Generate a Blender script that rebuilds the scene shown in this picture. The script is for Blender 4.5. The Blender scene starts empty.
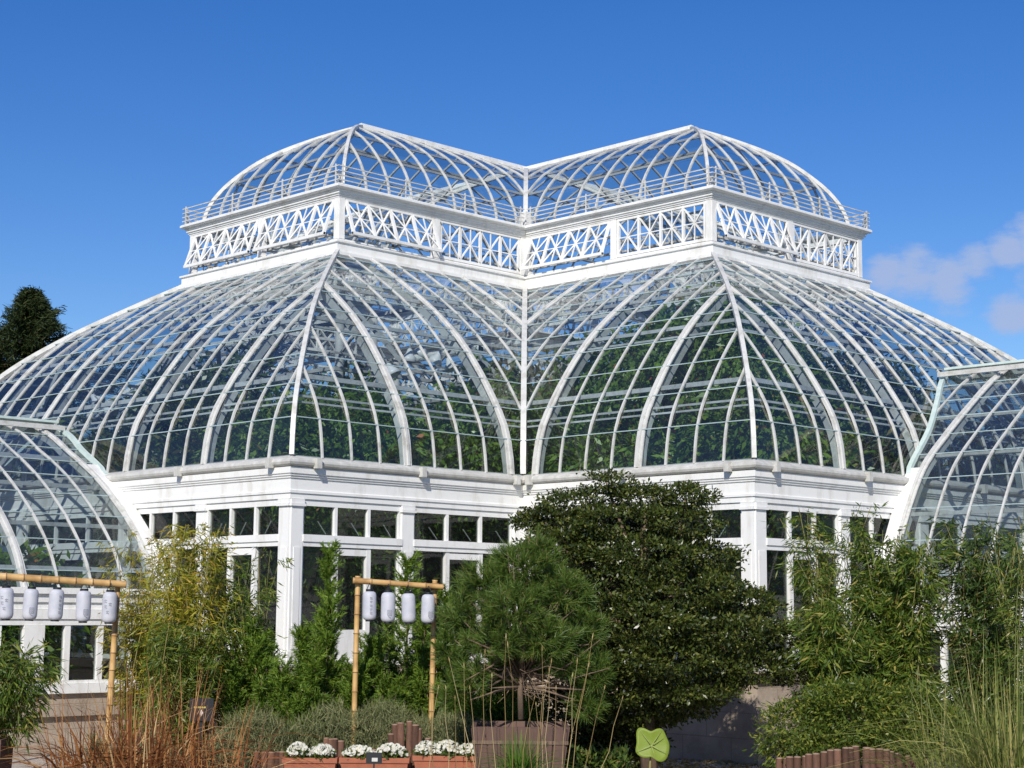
import bpy, math, random
import numpy as np
from mathutils import Vector, Matrix

random.seed(7)
RNG = np.random.default_rng(11)
C = bpy.context.scene.collection
R = math.radians
H = 2.6                                   # eye height above the ground

# ------------------------------------------------------------------ camera
CAMP = np.array([31.605, 31.71, H])
YAW, PITCH, ROLL, FPX = -2.3471, 0.1329, 0.0083, 1702.4
fw = np.array([math.cos(YAW)*math.cos(PITCH), math.sin(YAW)*math.cos(PITCH), math.sin(PITCH)])
rt0 = np.array([math.sin(YAW), -math.cos(YAW), 0.0])
up0 = np.cross(rt0, fw)
rt = rt0*math.cos(ROLL) + up0*math.sin(ROLL)
up = -rt0*math.sin(ROLL) + up0*math.cos(ROLL)
cam = bpy.data.cameras.new('camera')
camo = bpy.data.objects.new('camera', cam); C.objects.link(camo)
cam.sensor_width = 36.0; cam.lens = FPX/1024*36.0
cam.clip_start = 0.1; cam.clip_end = 3000
m = Matrix.Identity(4)
for i in range(3):
    m[i][0] = rt[i]; m[i][1] = up[i]; m[i][2] = -fw[i]; m[i][3] = CAMP[i]
camo.matrix_world = m
sc = bpy.context.scene
sc.camera = camo

def at(px, py, D):
    """world point seen at a photo pixel, D metres (horizontally) from the eye"""
    d = fw + rt*(px-512)/FPX - up*(py-384)/FPX
    return CAMP + d*D/math.hypot(d[0], d[1])
def on_ground(px, D, z=0.0):
    p = at(px, 600, D); return np.array([p[0], p[1], z])

# ------------------------------------------------------------------ materials
def mat(name):
    mm = bpy.data.materials.new(name); mm.use_nodes = True
    nt = mm.node_tree
    for n in list(nt.nodes): nt.nodes.remove(n)
    return mm, nt
def nd(nt, typ, **kw):
    n = nt.nodes.new(typ)
    for k, v in kw.items():
        if k.startswith('i_'):
            key = k[2:].replace('_', ' ')
            n.inputs[int(key) if key.isdigit() else key].default_value = v
        else: setattr(n, k, v)
    return n
def ramp(nt, stops, interp='LINEAR'):
    n = nt.nodes.new('ShaderNodeValToRGB'); cr = n.color_ramp; cr.interpolation = interp
    while len(cr.elements) < len(stops): cr.elements.new(0.5)
    for e, (p, c) in zip(cr.elements, stops):
        e.position = p; e.color = (c[0], c[1], c[2], 1)
    return n

def paint(name, c1, c2, rough=0.45, scale=3.0, streak=True, bump=0.05, thresh=(0.35, 0.75)):
    mm, nt = mat(name); L = nt.links.new
    out = nd(nt, 'ShaderNodeOutputMaterial'); b = nd(nt, 'ShaderNodeBsdfPrincipled', i_Roughness=rough)
    tc = nd(nt, 'ShaderNodeTexCoord'); mp = nd(nt, 'ShaderNodeMapping')
    if streak: mp.inputs['Scale'].default_value = (1.0, 1.0, 0.25)
    L(tc.outputs['Object'], mp.inputs['Vector'])
    n = nd(nt, 'ShaderNodeTexNoise', i_Scale=scale, i_Detail=8.0, i_Roughness=0.68); L(mp.outputs[0], n.inputs['Vector'])
    r = ramp(nt, [(thresh[0], c2), (thresh[1], c1)]); L(n.outputs[0], r.inputs[0])
    n2 = nd(nt, 'ShaderNodeTexNoise', i_Scale=scale*11, i_Detail=4.0); L(tc.outputs['Object'], n2.inputs['Vector'])
    bp = nd(nt, 'ShaderNodeBump', i_Strength=bump, i_Distance=0.01); L(n2.outputs[0], bp.inputs['Height'])
    L(r.outputs[0], b.inputs['Base Color']); L(bp.outputs[0], b.inputs['Normal']); L(b.outputs[0], out.inputs[0])
    return mm

def glass(name, tint, refl=1.5, film=0.06, filmc=(0.75, 0.8, 0.82), wob=0.02):
    mm, nt = mat(name); L = nt.links.new
    out = nd(nt, 'ShaderNodeOutputMaterial')
    tr = nd(nt, 'ShaderNodeBsdfTransparent'); tr.inputs[0].default_value = (*tint, 1)
    ge = nd(nt, 'ShaderNodeNewGeometry'); tr_r = ramp(nt, [(0, tuple(c*.86 for c in tint)), (.7, tint), (1, tuple(min(1, c*1.07) for c in tint))])
    L(ge.outputs['Random Per Island'], tr_r.inputs[0]); L(tr_r.outputs[0], tr.inputs[0])
    gl = nd(nt, 'ShaderNodeBsdfGlossy', i_Roughness=0.03)
    tc = nd(nt, 'ShaderNodeTexCoord')
    nz = nd(nt, 'ShaderNodeTexNoise', i_Scale=1.3, i_Detail=3.0); L(tc.outputs['Object'], nz.inputs['Vector'])
    bp = nd(nt, 'ShaderNodeBump', i_Strength=wob*5, i_Distance=0.06); L(nz.outputs[0], bp.inputs['Height'])
    L(bp.outputs[0], gl.inputs['Normal'])
    lw = nd(nt, 'ShaderNodeLayerWeight'); lw.inputs[0].default_value = .5      # Schlick, the same from either side of the pane
    pw = nd(nt, 'ShaderNodeMath', operation='POWER'); pw.inputs[1].default_value = 4.2; L(lw.outputs['Facing'], pw.inputs[0])
    mul = nd(nt, 'ShaderNodeMath', operation='MULTIPLY_ADD'); mul.inputs[1].default_value = .9; mul.inputs[2].default_value = .055*refl; mul.use_clamp = True
    L(pw.outputs[0], mul.inputs[0])
    df = nd(nt, 'ShaderNodeBsdfDiffuse'); df.inputs[0].default_value = (*filmc, 1)
    n2 = nd(nt, 'ShaderNodeTexNoise', i_Scale=0.9, i_Detail=7.0, i_Roughness=0.7); L(tc.outputs['Object'], n2.inputs['Vector'])
    mr = nd(nt, 'ShaderNodeMapRange'); L(n2.outputs[0], mr.inputs[0])
    mr.inputs[1].default_value = 0.3; mr.inputs[2].default_value = 0.75; mr.inputs[3].default_value = film*0.35; mr.inputs[4].default_value = film*1.9
    m1 = nd(nt, 'ShaderNodeMixShader'); L(mr.outputs[0], m1.inputs[0]); L(tr.outputs[0], m1.inputs[1]); L(df.outputs[0], m1.inputs[2])
    m2 = nd(nt, 'ShaderNodeMixShader'); L(mul.outputs[0], m2.inputs[0]); L(m1.outputs[0], m2.inputs[1]); L(gl.outputs[0], m2.inputs[2])
    L(m2.outputs[0], out.inputs[0])
    return mm

def leafmat(name, stops, rough=0.5, spec=0.35, trans=0.25, transc=None):
    """leaf surface: each leaf (mesh island) takes its own tone"""
    mm, nt = mat(name); L = nt.links.new
    out = nd(nt, 'ShaderNodeOutputMaterial')
    g = nd(nt, 'ShaderNodeNewGeometry')
    r = ramp(nt, stops); L(g.outputs['Random Per Island'], r.inputs[0])
    b = nd(nt, 'ShaderNodeBsdfPrincipled', i_Roughness=rough)
    b.inputs['Specular IOR Level'].default_value = spec
    L(r.outputs[0], b.inputs['Base Color'])
    t = nd(nt, 'ShaderNodeBsdfTranslucent')
    mx = nd(nt, 'ShaderNodeMixRGB', blend_type='MULTIPLY'); mx.inputs[0].default_value = 1.0
    mx.inputs[2].default_value = (*(transc or (1.3, 1.25, 0.6)), 1)
    L(r.outputs[0], mx.inputs[1]); L(mx.outputs[0], t.inputs[0])
    ms = nd(nt, 'ShaderNodeMixShader'); ms.inputs[0].default_value = trans
    L(b.outputs[0], ms.inputs[1]); L(t.outputs[0], ms.inputs[2]); L(ms.outputs[0], out.inputs[0])
    return mm

M = {}
M['white'] = paint('white_paint', (0.81, 0.81, 0.79), (0.62, 0.60, 0.55), 0.45, 3.2, True, 0.10, (0.27, 0.50))
M['frame'] = paint('white_dome_metal', (0.60, 0.60, 0.575), (0.39, 0.38, 0.345), 0.42, 4.5, False, 0.08, (0.30, 0.52))
M['copper'] = paint('pale_green_flashing', (0.66, 0.76, 0.72), (0.50, 0.62, 0.58), 0.5, 4.0, False, 0.05)
M['gutter'] = paint('weathered_gutter', (0.70, 0.69, 0.66), (0.46, 0.45, 0.41), 0.5, 5.0, False, 0.08)
M['lap'] = paint('glass_lap_edge', (0.45, 0.56, 0.58), (0.32, 0.42, 0.44), 0.3, 6.0, False, 0.0)
M['steel'] = paint('interior_white_steel', (0.56, 0.56, 0.54), (0.34, 0.34, 0.33), 0.5, 3.0, False, 0.05)
M['darksteel'] = paint('interior_grey_pipe', (0.30, 0.31, 0.31), (0.18, 0.19, 0.19), 0.5, 3.0, False, 0.05)
M['glass'] = glass('roof_glass', (0.76, 0.83, 0.86), 1.5, 0.012)
M['lglass'] = glass('lantern_glass', (0.88, 0.93, 0.95), 1.0, 0.008)
M['wing_glass'] = glass('wing_glass', (0.74, 0.81, 0.83), 1.7, 0.025)
M['window'] = glass('window_glass', (0.60, 0.66, 0.64), .8, 0.008, wob=0.01)

def stone(name, c1, c2, c3, scale=1.2, blocks=True):
    mm, nt = mat(name); L = nt.links.new
    out = nd(nt, 'ShaderNodeOutputMaterial'); b = nd(nt, 'ShaderNodeBsdfPrincipled', i_Roughness=0.9)
    tc = nd(nt, 'ShaderNodeTexCoord')
    n = nd(nt, 'ShaderNodeTexNoise', i_Scale=scale, i_Detail=9.0, i_Roughness=0.7); L(tc.outputs['Object'], n.inputs['Vector'])
    r = ramp(nt, [(0.3, c2), (0.5, c1), (0.72, c3)]); L(n.outputs[0], r.inputs[0])
    n2 = nd(nt, 'ShaderNodeTexNoise', i_Scale=scale*20, i_Detail=6.0); L(tc.outputs['Object'], n2.inputs['Vector'])
    bp = nd(nt, 'ShaderNodeBump', i_Strength=0.35, i_Distance=0.02); L(n2.outputs[0], bp.inputs['Height'])
    if blocks:
        sx = nd(nt, 'ShaderNodeSeparateXYZ'); L(tc.outputs['Object'], sx.inputs[0]); ad = nd(nt, 'ShaderNodeMath', operation='ADD'); L(sx.outputs[0], ad.inputs[0]); L(sx.outputs[1], ad.inputs[1])
        cx = nd(nt, 'ShaderNodeCombineXYZ'); L(ad.outputs[0], cx.inputs[0]); L(sx.outputs[2], cx.inputs[1])
        bk = nd(nt, 'ShaderNodeTexBrick', i_Scale=1.0); bk.inputs['Brick Width'].default_value = 1.1; bk.inputs['Row Height'].default_value = .44; bk.inputs['Mortar Size'].default_value = .009
        bk.inputs['Color1'].default_value = (1, 1, 1, 1); bk.inputs['Color2'].default_value = (.90, .88, .86, 1); bk.inputs['Mortar'].default_value = (.72, .70, .68, 1); L(cx.outputs[0], bk.inputs['Vector'])
        mu = nd(nt, 'ShaderNodeMixRGB', blend_type='MULTIPLY'); mu.inputs[0].default_value = 1; L(r.outputs[0], mu.inputs[1]); L(bk.outputs[0], mu.inputs[2]); L(mu.outputs[0], b.inputs['Base Color'])
    else: L(r.outputs[0], b.inputs['Base Color'])
    L(bp.outputs[0], b.inputs['Normal']); L(b.outputs[0], out.inputs[0])
    return mm
M['stone'] = stone('base_stone', (0.40, 0.33, 0.26), (0.27, 0.22, 0.17), (0.50, 0.42, 0.34))
M['soil'] = stone('soil', (0.10, 0.075, 0.05), (0.05, 0.038, 0.026), (0.16, 0.125, 0.085), 2.5, False)
M['gravel'] = stone('pale_gravel', (0.42, 0.36, 0.30), (0.28, 0.24, 0.20), (0.52, 0.46, 0.40), 5.0, False)
M['terracotta'] = paint('terracotta', (0.42, 0.14, 0.07), (0.30, 0.10, 0.055), 0.75, 6.0, False, 0.2)
M['potwood'] = paint('planter_wood', (0.15, 0.085, 0.062), (0.10, 0.058, 0.045), 0.75, 7.0, True, 0.4)
M['log'] = paint('log_bark', (0.21, 0.10, 0.06), (0.075, 0.038, 0.025), 0.85, 8.0, True, 0.6)
def vary(mm):
    nt = mm.node_tree; L = nt.links.new; b = [n for n in nt.nodes if n.type == 'BSDF_PRINCIPLED'][0]; src = b.inputs['Base Color'].links[0].from_socket
    oi = nd(nt, 'ShaderNodeObjectInfo'); r = ramp(nt, [(0, (.55, .52, .5)), (.5, (1, 1, 1)), (1, (1.35, 1.4, 1.45))]); L(oi.outputs['Random'], r.inputs[0])
    mx = nd(nt, 'ShaderNodeMixRGB', blend_type='MULTIPLY'); mx.inputs[0].default_value = 1; L(src, mx.inputs[1]); L(r.outputs[0], mx.inputs[2]); L(mx.outputs[0], b.inputs['Base Color'])
vary(M['log'])
M['logend'] = paint('log_cut_end', (0.36, 0.24, 0.17), (0.22, 0.14, 0.10), 0.85, 9.0, False, 0.3)
M['bark'] = paint('bark', (0.25, 0.17, 0.11), (0.10, 0.07, 0.05), 0.9, 9.0, True, 0.8)
M['black'] = paint('black_plastic', (0.015, 0.018, 0.02), (0.008, 0.01, 0.012), 0.45, 5.0, False, 0.02)
M['sign_dark'] = paint('dark_board', (0.010, 0.014, 0.020), (0.006, 0.009, 0.012), 0.75, 5.0, False, 0.02)
M['yellow_ink'] = paint('yellow_lettering', (0.62, 0.5, 0.12), (0.5, 0.4, 0.1), 0.6, 5.0, False, 0.0)
M['white_ink'] = paint('white_mark', (0.7, 0.7, 0.7), (0.6, 0.6, 0.6), 0.6, 5.0, False, 0.0)
M['lamp_white'] = paint('white_enamel', (0.82, 0.82, 0.82), (0.74, 0.74, 0.74), 0.35, 5.0, False, 0.0)
M['ink'] = paint('dark_ink', (0.24, 0.25, 0.29), (0.36, 0.37, 0.42), 0.7, 14.0, False, 0.0)

def bamboo_mat():
    mm, nt = mat('bamboo_pole'); L = nt.links.new
    out = nd(nt, 'ShaderNodeOutputMaterial'); b = nd(nt, 'ShaderNodeBsdfPrincipled', i_Roughness=0.42)
    tc = nd(nt, 'ShaderNodeTexCoord')
    n = nd(nt, 'ShaderNodeTexNoise', i_Scale=4.0, i_Detail=6.0); L(tc.outputs['Object'], n.inputs['Vector'])
    r = ramp(nt, [(0.3, (0.36, 0.20, 0.07)), (0.55, (0.58, 0.36, 0.14)), (0.75, (0.64, 0.44, 0.20))]); L(n.outputs[0], r.inputs[0])
    L(r.outputs[0], b.inputs['Base Color']); L(b.outputs[0], out.inputs[0])
    return mm
M['bamboo'] = bamboo_mat()
M['node'] = paint('bamboo_node', (0.30, 0.18, 0.08), (0.22, 0.13, 0.06), 0.6, 9.0, False, 0.0)

def paper():
    mm, nt = mat('lantern_paper'); L = nt.links.new
    out = nd(nt, 'ShaderNodeOutputMaterial'); b = nd(nt, 'ShaderNodeBsdfPrincipled', i_Roughness=0.55)
    tc = nd(nt, 'ShaderNodeTexCoord'); n = nd(nt, 'ShaderNodeTexNoise', i_Scale=6.0, i_Detail=4.0); L(tc.outputs['Object'], n.inputs['Vector'])
    r = ramp(nt, [(0.35, (0.58, 0.60, 0.68)), (0.6, (0.68, 0.69, 0.75))]); L(n.outputs[0], r.inputs[0]); L(r.outputs[0], b.inputs['Base Color'])
    t = nd(nt, 'ShaderNodeBsdfTranslucent'); t.inputs[0].default_value = (0.75, 0.76, 0.8, 1)
    ms = nd(nt, 'ShaderNodeMixShader'); ms.inputs[0].default_value = 0.25
    L(b.outputs[0], ms.inputs[1]); L(t.outputs[0], ms.inputs[2]); L(ms.outputs[0], out.inputs[0])
    return mm
M['paper'] = paper()

M['holly'] = leafmat('holly_leaf', [(0, (0.022, 0.033, 0.009)), (0.45, (0.047, 0.068, 0.012)), (0.85, (0.092, 0.118, 0.021)), (1, (0.18, 0.175, 0.045))], 0.34, 0.42, 0.14)
M['pine'] = leafmat('pine_needle', [(0, (0.045, 0.085, 0.016)), (0.5, (0.09, 0.155, 0.024)), (0.9, (0.14, 0.21, 0.034)), (1, (0.24, 0.20, 0.07))], 0.45, 0.4, 0.2)
M['conifer'] = leafmat('conifer_spray', [(0, (0.055, 0.11, 0.014)), (0.5, (0.125, 0.22, 0.026)), (1, (0.25, 0.34, 0.045))], 0.5, 0.3, 0.28)
M['bamboo_leaf'] = leafmat('bamboo_leaf', [(0, (0.045, 0.085, 0.012)), (0.5, (0.095, 0.155, 0.020)), (0.88, (0.19, 0.24, 0.032)), (1, (0.36, 0.29, 0.08))], 0.42, 0.4, 0.3)
M['bamboo_yellow'] = leafmat('yellow_bamboo_leaf', [(0, (0.14, 0.17, 0.014)), (0.45, (0.27, 0.27, 0.022)), (0.8, (0.38, 0.33, 0.035)), (1, (0.48, 0.28, 0.05))], 0.45, 0.35, 0.3)
M['bamboo_dark'] = leafmat('dark_bamboo_leaf', [(0, (0.026, 0.055, 0.012)), (0.5, (0.058, 0.105, 0.018)), (0.85, (0.12, 0.17, 0.028)), (1, (0.24, 0.19, 0.07))], 0.36, 0.5, 0.25)
M['low_shrub'] = leafmat('low_shrub_leaf', [(0, (0.04, 0.07, 0.012)), (0.5, (0.088, 0.135, 0.018)), (0.85, (0.17, 0.21, 0.028)), (1, (0.34, 0.30, 0.05))], 0.45, 0.35, 0.25)
M['palm_leaf'] = leafmat('glasshouse_leaf', [(0, (0.07, 0.15, 0.018)), (0.5, (0.15, 0.26, 0.030)), (0.95, (0.24, 0.36, 0.045)), (0.975, (0.26, 0.33, 0.05)), (1, (0.5, 0.14, 0.05))], 0.35, 0.45, 0.3)
M['spruce'] = leafmat('spruce_needle', [(0, (0.016, 0.028, 0.010)), (0.6, (0.03, 0.048, 0.014)), (1, (0.06, 0.072, 0.022))], 0.6, 0.2, 0.1)
M['rust'] = leafmat('rust_grass', [(0, (0.11, 0.04, 0.015)), (0.4, (0.27, 0.095, 0.03)), (0.8, (0.46, 0.23, 0.08)), (1, (0.64, 0.46, 0.23))], 0.55, 0.3, 0.25, (1.1, 0.9, 0.7))
M['straw'] = leafmat('straw', [(0, (0.26, 0.18, 0.07)), (0.5, (0.40, 0.29, 0.12)), (1, (0.52, 0.42, 0.22))], 0.55, 0.3, 0.15, (1.1, 1.0, 0.8))
M['tallgrass'] = leafmat('tall_grass', [(0, (0.10, 0.14, 0.03)), (0.5, (0.21, 0.25, 0.06)), (0.8, (0.34, 0.34, 0.11)), (1, (0.46, 0.38, 0.16))], 0.5, 0.35, 0.3)
M['mondo'] = leafmat('spiky_grass', [(0, (0.045, 0.11, 0.014)), (0.6, (0.09, 0.19, 0.022)), (1, (0.17, 0.26, 0.04))], 0.4, 0.4, 0.25)
M['greygreen'] = leafmat('grey_green_leaf', [(0, (0.10, 0.125, 0.05)), (0.5, (0.20, 0.22, 0.10)), (1, (0.32, 0.31, 0.16))], 0.7, 0.2, 0.2)
M['petal'] = leafmat('white_petal', [(0, (0.62, 0.62, 0.56)), (0.8, (0.80, 0.79, 0.72)), (1, (0.80, 0.70, 0.40))], 0.6, 0.2, 0.25, (1, 1, 0.95))
M['lime'] = leafmat('lime_leaf', [(0, (0.24, 0.34, 0.04)), (1, (0.28, 0.37, 0.05))], 0.45, 0.35, 0.4)
M['vein'] = leafmat('leaf_vein', [(0, (0.36, 0.44, 0.12)), (1, (0.40, 0.47, 0.14))], 0.5, 0.3, 0.2)
M['culm'] = leafmat('bamboo_culm', [(0, (0.10, 0.12, 0.03)), (0.6, (0.22, 0.20, 0.06)), (1, (0.34, 0.25, 0.09))], 0.5, 0.3, 0.0)

# ------------------------------------------------------------------ mesh helpers
class MB:
    def __init__(s): s.v = []; s.f = []
    def add(s, vs, fs):
        o = len(s.v); s.v += [tuple(map(float, q)) for q in vs]; s.f += [tuple(i+o for i in q) for q in fs]
    def box(s, x0, x1, y0, y1, z0, z1):
        s.add([(x0,y0,z0),(x1,y0,z0),(x1,y1,z0),(x0,y1,z0),(x0,y0,z1),(x1,y0,z1),(x1,y1,z1),(x0,y1,z1)],
              [(0,3,2,1),(4,5,6,7),(0,1,5,4),(1,2,6,5),(2,3,7,6),(3,0,4,7)])
    def sweep(s, pts, w, h, side=None, off=0.0):
        """rectangular bar along pts; side = direction of its width (fixed); off shifts along the normal"""
        P = np.array(pts, float); n = len(P)
        T = np.gradient(P, axis=0); T /= np.linalg.norm(T, axis=1)[:, None] + 1e-12
        vs = []
        for i in range(n):
            sd = np.array(side, float) if side is not None else np.cross(T[i], (0, 0, 1.0))
            if np.linalg.norm(sd) < 1e-4: sd = np.array([1.0, 0, 0])
            sd = sd - T[i]*np.dot(sd, T[i]); sd /= np.linalg.norm(sd)+1e-12
            nr = np.cross(sd, T[i]); nr /= np.linalg.norm(nr)+1e-12
            c = P[i] + nr*off
            vs += [c-sd*w/2-nr*h/2, c+sd*w/2-nr*h/2, c+sd*w/2+nr*h/2, c-sd*w/2+nr*h/2]
        fs = [(0, 1, 2, 3), tuple((n-1)*4+k for k in (3, 2, 1, 0))]
        for i in range(n-1):
            for k in range(4):
                a, b = i*4+k, i*4+(k+1) % 4
                fs.append((a, a+4, b+4, b))
        s.add(vs, fs)
    def bar(s, p, q, w, h=None, side=None): s.sweep([p, q], w, h or w, side)
    def tube(s, pts, rad, seg=8, cap=True):
        P = np.array(pts, float); n = len(P)
        rad = [rad]*n if np.isscalar(rad) else rad
        T = np.gradient(P, axis=0); T /= np.linalg.norm(T, axis=1)[:, None] + 1e-12
        ref = np.array([0, 0, 1.0]) if abs(T[0][2]) < 0.9 else np.array([1.0, 0, 0])
        vs = []
        for i in range(n):
            a = np.cross(T[i], ref); a /= np.linalg.norm(a)+1e-12; b = np.cross(T[i], a)
            for k in range(seg):
                t = 2*math.pi*k/seg; vs.append(P[i]+(a*math.cos(t)+b*math.sin(t))*rad[i])
        fs = []
        for i in range(n-1):
            for k in range(seg):
                x, y = i*seg+k, i*seg+(k+1) % seg; fs.append((x, y, y+seg, x+seg))
        if cap: fs += [tuple(range(seg))[::-1], tuple((n-1)*seg+k for k in range(seg))]
        s.add(vs, fs)
    def lathe(s, prof, seg=20, c=(0, 0, 0), arc=1.0):
        vs = []; n = len(prof)
        for r, z in prof:
            for k in range(seg):
                t = 2*math.pi*k/seg; vs.append((c[0]+r*math.cos(t), c[1]+r*math.sin(t), c[2]+z))
        fs = []
        for i in range(n-1):
            for k in range(seg):
                x, y = i*seg+k, i*seg+(k+1) % seg; fs.append((x, y, y+seg, x+seg))
        s.add(vs, fs)
    def build(s, name, m, parent=None, smooth=False, loc=None):
        me = bpy.data.meshes.new(name); me.from_pydata(s.v, [], s.f); me.materials.append(M[m] if isinstance(m, str) else m)
        if smooth: me.polygons.foreach_set('use_smooth', [True]*len(me.polygons))
        me.update()
        o = bpy.data.objects.new(name, me); C.objects.link(o)
        if parent: o.parent = parent
        if loc is not None: o.location = loc
        return o

def arr_mesh(name, V, F, m, parent=None, smooth=False):
    """V (n,3), F (k,4) arrays -> object"""
    me = bpy.data.meshes.new(name)
    V = np.asarray(V, np.float32); F = np.asarray(F, np.int32); k = F.shape[1]
    me.vertices.add(len(V)); me.vertices.foreach_set('co', V.ravel())
    me.loops.add(F.size); me.loops.foreach_set('vertex_index', F.ravel())
    me.polygons.add(len(F)); me.polygons.foreach_set('loop_start', np.arange(0, F.size, k, dtype=np.int32))
    me.update(calc_edges=True); me.materials.append(M[m])
    if smooth: me.polygons.foreach_set('use_smooth', [True]*len(F))
    o = bpy.data.objects.new(name, me); C.objects.link(o)
    if parent: o.parent = parent
    return o

def tag(o, label=None, cat=None, group=None, kind=None):
    if label: o['label'] = label
    if cat: o['category'] = cat
    if group: o['group'] = group
    if kind: o['kind'] = kind
    return o
def empty(name, loc=(0, 0, 0)):
    o = bpy.data.objects.new(name, None); C.objects.link(o); o.location = tuple(map(float, loc)); o.empty_display_size = 0.2
    return o

# ------------------------------------------------------------------ curves of the building
def crom(pts, n=40):
    P = np.array(pts, float)
    d = np.r_[0, np.cumsum(np.linalg.norm(np.diff(P, axis=0), axis=1))]
    # monotone cubic (Fritsch-Carlson) per coordinate
    t = np.linspace(0, d[-1], n); out = []
    for k in range(P.shape[1]):
        y = P[:, k]; h = np.diff(d); s = np.diff(y)/h; mm = np.zeros(len(y))
        mm[0], mm[-1] = s[0], s[-1]
        for i in range(1, len(y)-1):
            mm[i] = 0 if s[i-1]*s[i] <= 0 else 3*(h[i-1]+h[i])/((2*h[i]+h[i-1])/s[i-1]+(h[i]+2*h[i-1])/s[i])
        j = np.clip(np.searchsorted(d, t)-1, 0, len(h)-1); u = (t-d[j])/h[j]
        out.append((2*u**3-3*u**2+1)*y[j]+(u**3-2*u**2+u)*h[j]*mm[j]+(-2*u**3+3*u**2)*y[j+1]+(u**3-u**2)*h[j]*mm[j+1])
    return np.stack(out, 1)

A_, L_ = 7.5, 13.29
A2, L2 = 2.887, 8.679
DPROF = crom([(0, 2.71), (.05, 3.15), (.17, 3.62), (.53, 4.28), (1.05, 5.02), (1.6, 5.66), (2.6, 6.5), (3.6, 7.18), (4.613, 7.82)], 60)
LPROF = crom([(0, 9.27), (.02, 9.48), (.10, 9.77), (.31, 10.17), (.64, 10.58), (1.06, 10.97), (2.05, 11.53), (2.70, 11.80)], 40)
A3, L3 = 2.70, 8.44
DB = (L_-A_)/8.5

def seg_of(prof, t0, t1, n=18):
    ts = np.linspace(0, 1, n)
    d = np.r_[0, np.cumsum(np.linalg.norm(np.diff(prof, axis=0), axis=1))]
    a = np.interp(t0, prof[:, 0], d); b = np.interp(t1, prof[:, 0], d)
    q = a+(b-a)*ts
    return np.stack([np.interp(q, d, prof[:, 0]), np.interp(q, d, prof[:, 1])], 1)

def outline(a, l):
    return [(l,-a),(l,a),(a,a),(a,l),(-a,l),(-a,a),(-l,a),(-l,-a),(-a,-a),(-a,-l),(a,-l),(a,-a)]
def ring(a, l, prof, name, m, parent):
    """mitred moulding round the cross plan: prof = (offset, z above eye level)"""
    mb = MB(); n = len(prof); vs = []
    for o, z in prof: vs += [(x, y, z+H) for x, y in outline(a+o, l+o)]
    fs = []
    for i in range(n-1):
        for k in range(12):
            p, q = i*12+k, i*12+(k+1) % 12; fs.append((p, q, q+12, p+12))
    mb.add(vs, fs)
    return mb.build(name, m, parent)

def rot4(k):
    c, s = [(1, 0), (0, 1), (-1, 0), (0, -1)][k]
    return lambda x, y, z: (c*x-s*y, s*x+c*y, z)
def vrot(k, v):
    c, s = [(1, 0), (0, 1), (-1, 0), (0, -1)][k]
    return (c*v[0]-s*v[1], s*v[0]+c*v[1], v[2])

pav = empty('glass_pavilion')
tag(pav, 'tall white cross-shaped glass conservatory with curved roof and a latticed lantern storey on top', 'conservatory')

# ---- faces: for each arm an end and two sides. map(lat, t, z) -> world
def faces(a, l):
    out = []
    for k in range(4):
        f = rot4(k)
        out.append(('end', lambda lat, t, z, f=f: f(l-t, lat, z+H), vrot(k, (0, 1, 0)), k, 0))
        out.append(('side', lambda lat, t, z, f=f: f(lat, a-t, z+H), vrot(k, (1, 0, 0)), k, 1))
        out.append(('side', lambda lat, t, z, f=f: f(lat, -(a-t), z+H), vrot(k, (1, 0, 0)), k, -1))
    return out

def add_pane(mb, q):
    """one pane of glass, set very slightly out of true like its neighbours"""
    q = [np.array(c, float) for c in q]
    n = np.cross(q[1]-q[0], q[3]-q[0])
    if np.linalg.norm(n) < 1e-4: n = np.cross(q[2]-q[1], q[3]-q[1])
    n = n/(np.linalg.norm(n)+1e-9); tx, ty = RNG.normal(0, .0045, 2)
    mb.add([q[0]+n*(tx+ty), q[1]+n*(-tx+ty), q[2]+n*(-tx-ty), q[3]+n*(tx-ty)], [(0, 1, 2, 3)])
def arc_rows(prof, first=.72, step=.74):
    d = np.r_[0, np.cumsum(np.linalg.norm(np.diff(prof, axis=0), axis=1))]
    q = np.r_[0, np.arange(first, d[-1]-.12, step), d[-1]]
    return np.stack([np.interp(q, d, prof[:, 0]), np.interp(q, d, prof[:, 1])], 1)
def slope_glass(kind, fmap, a, l, prof, rows, mb, T):
    P = arc_rows(prof, .72 if rows > 40 else .5, .74 if rows > 40 else .5)
    if kind == 'end': n = int(round(2*a/DB)); ed = [-a+k*2*a/n for k in range(n+1)]
    else:
        ed = [l]
        while ed[-1] > a-T: ed.append(ed[-1]-DB)
        ed = ed[::-1]
    def sp(t): return (-(a-t), a-t) if kind == 'end' else (a-t, l-t)
    for (t0, z0), (t1, z1) in zip(P, P[1:]):
        l0, h0 = sp(t0); l1, h1 = sp(t1)
        for u, v in zip(ed, ed[1:]):
            a0, b0 = min(max(u, l0), h0), min(max(v, l0), h0); a1, b1 = min(max(u, l1), h1), min(max(v, l1), h1)
            if b0-a0 < 1e-3 and b1-a1 < 1e-3: continue
            add_pane(mb, (fmap(a0, t0, z0), fmap(b0, t0, z0), fmap(b1, t1, z1), fmap(a1, t1, z1)))

T1 = 4.613
def bars_for(kind, a, l, T):
    """lateral positions and t ranges of the glazing bars, with index from the outer corner"""
    out = []
    if kind == 'end':
        n = int(round(2*a/DB))
        for k in range(1, n):
            y = -a + k*(2*a/n); out.append((y, 0.0, min(T, a-abs(y)), min(k, n-k)))
    else:
        k = 1
        while True:
            x = l - k*DB
            if x < a-T+0.15: break
            t0, t1 = max(0.0, a-x), min(T, l-x)
            if t1-t0 > 0.15: out.append((x, t0, t1, k))
            k += 1
    return out

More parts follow.
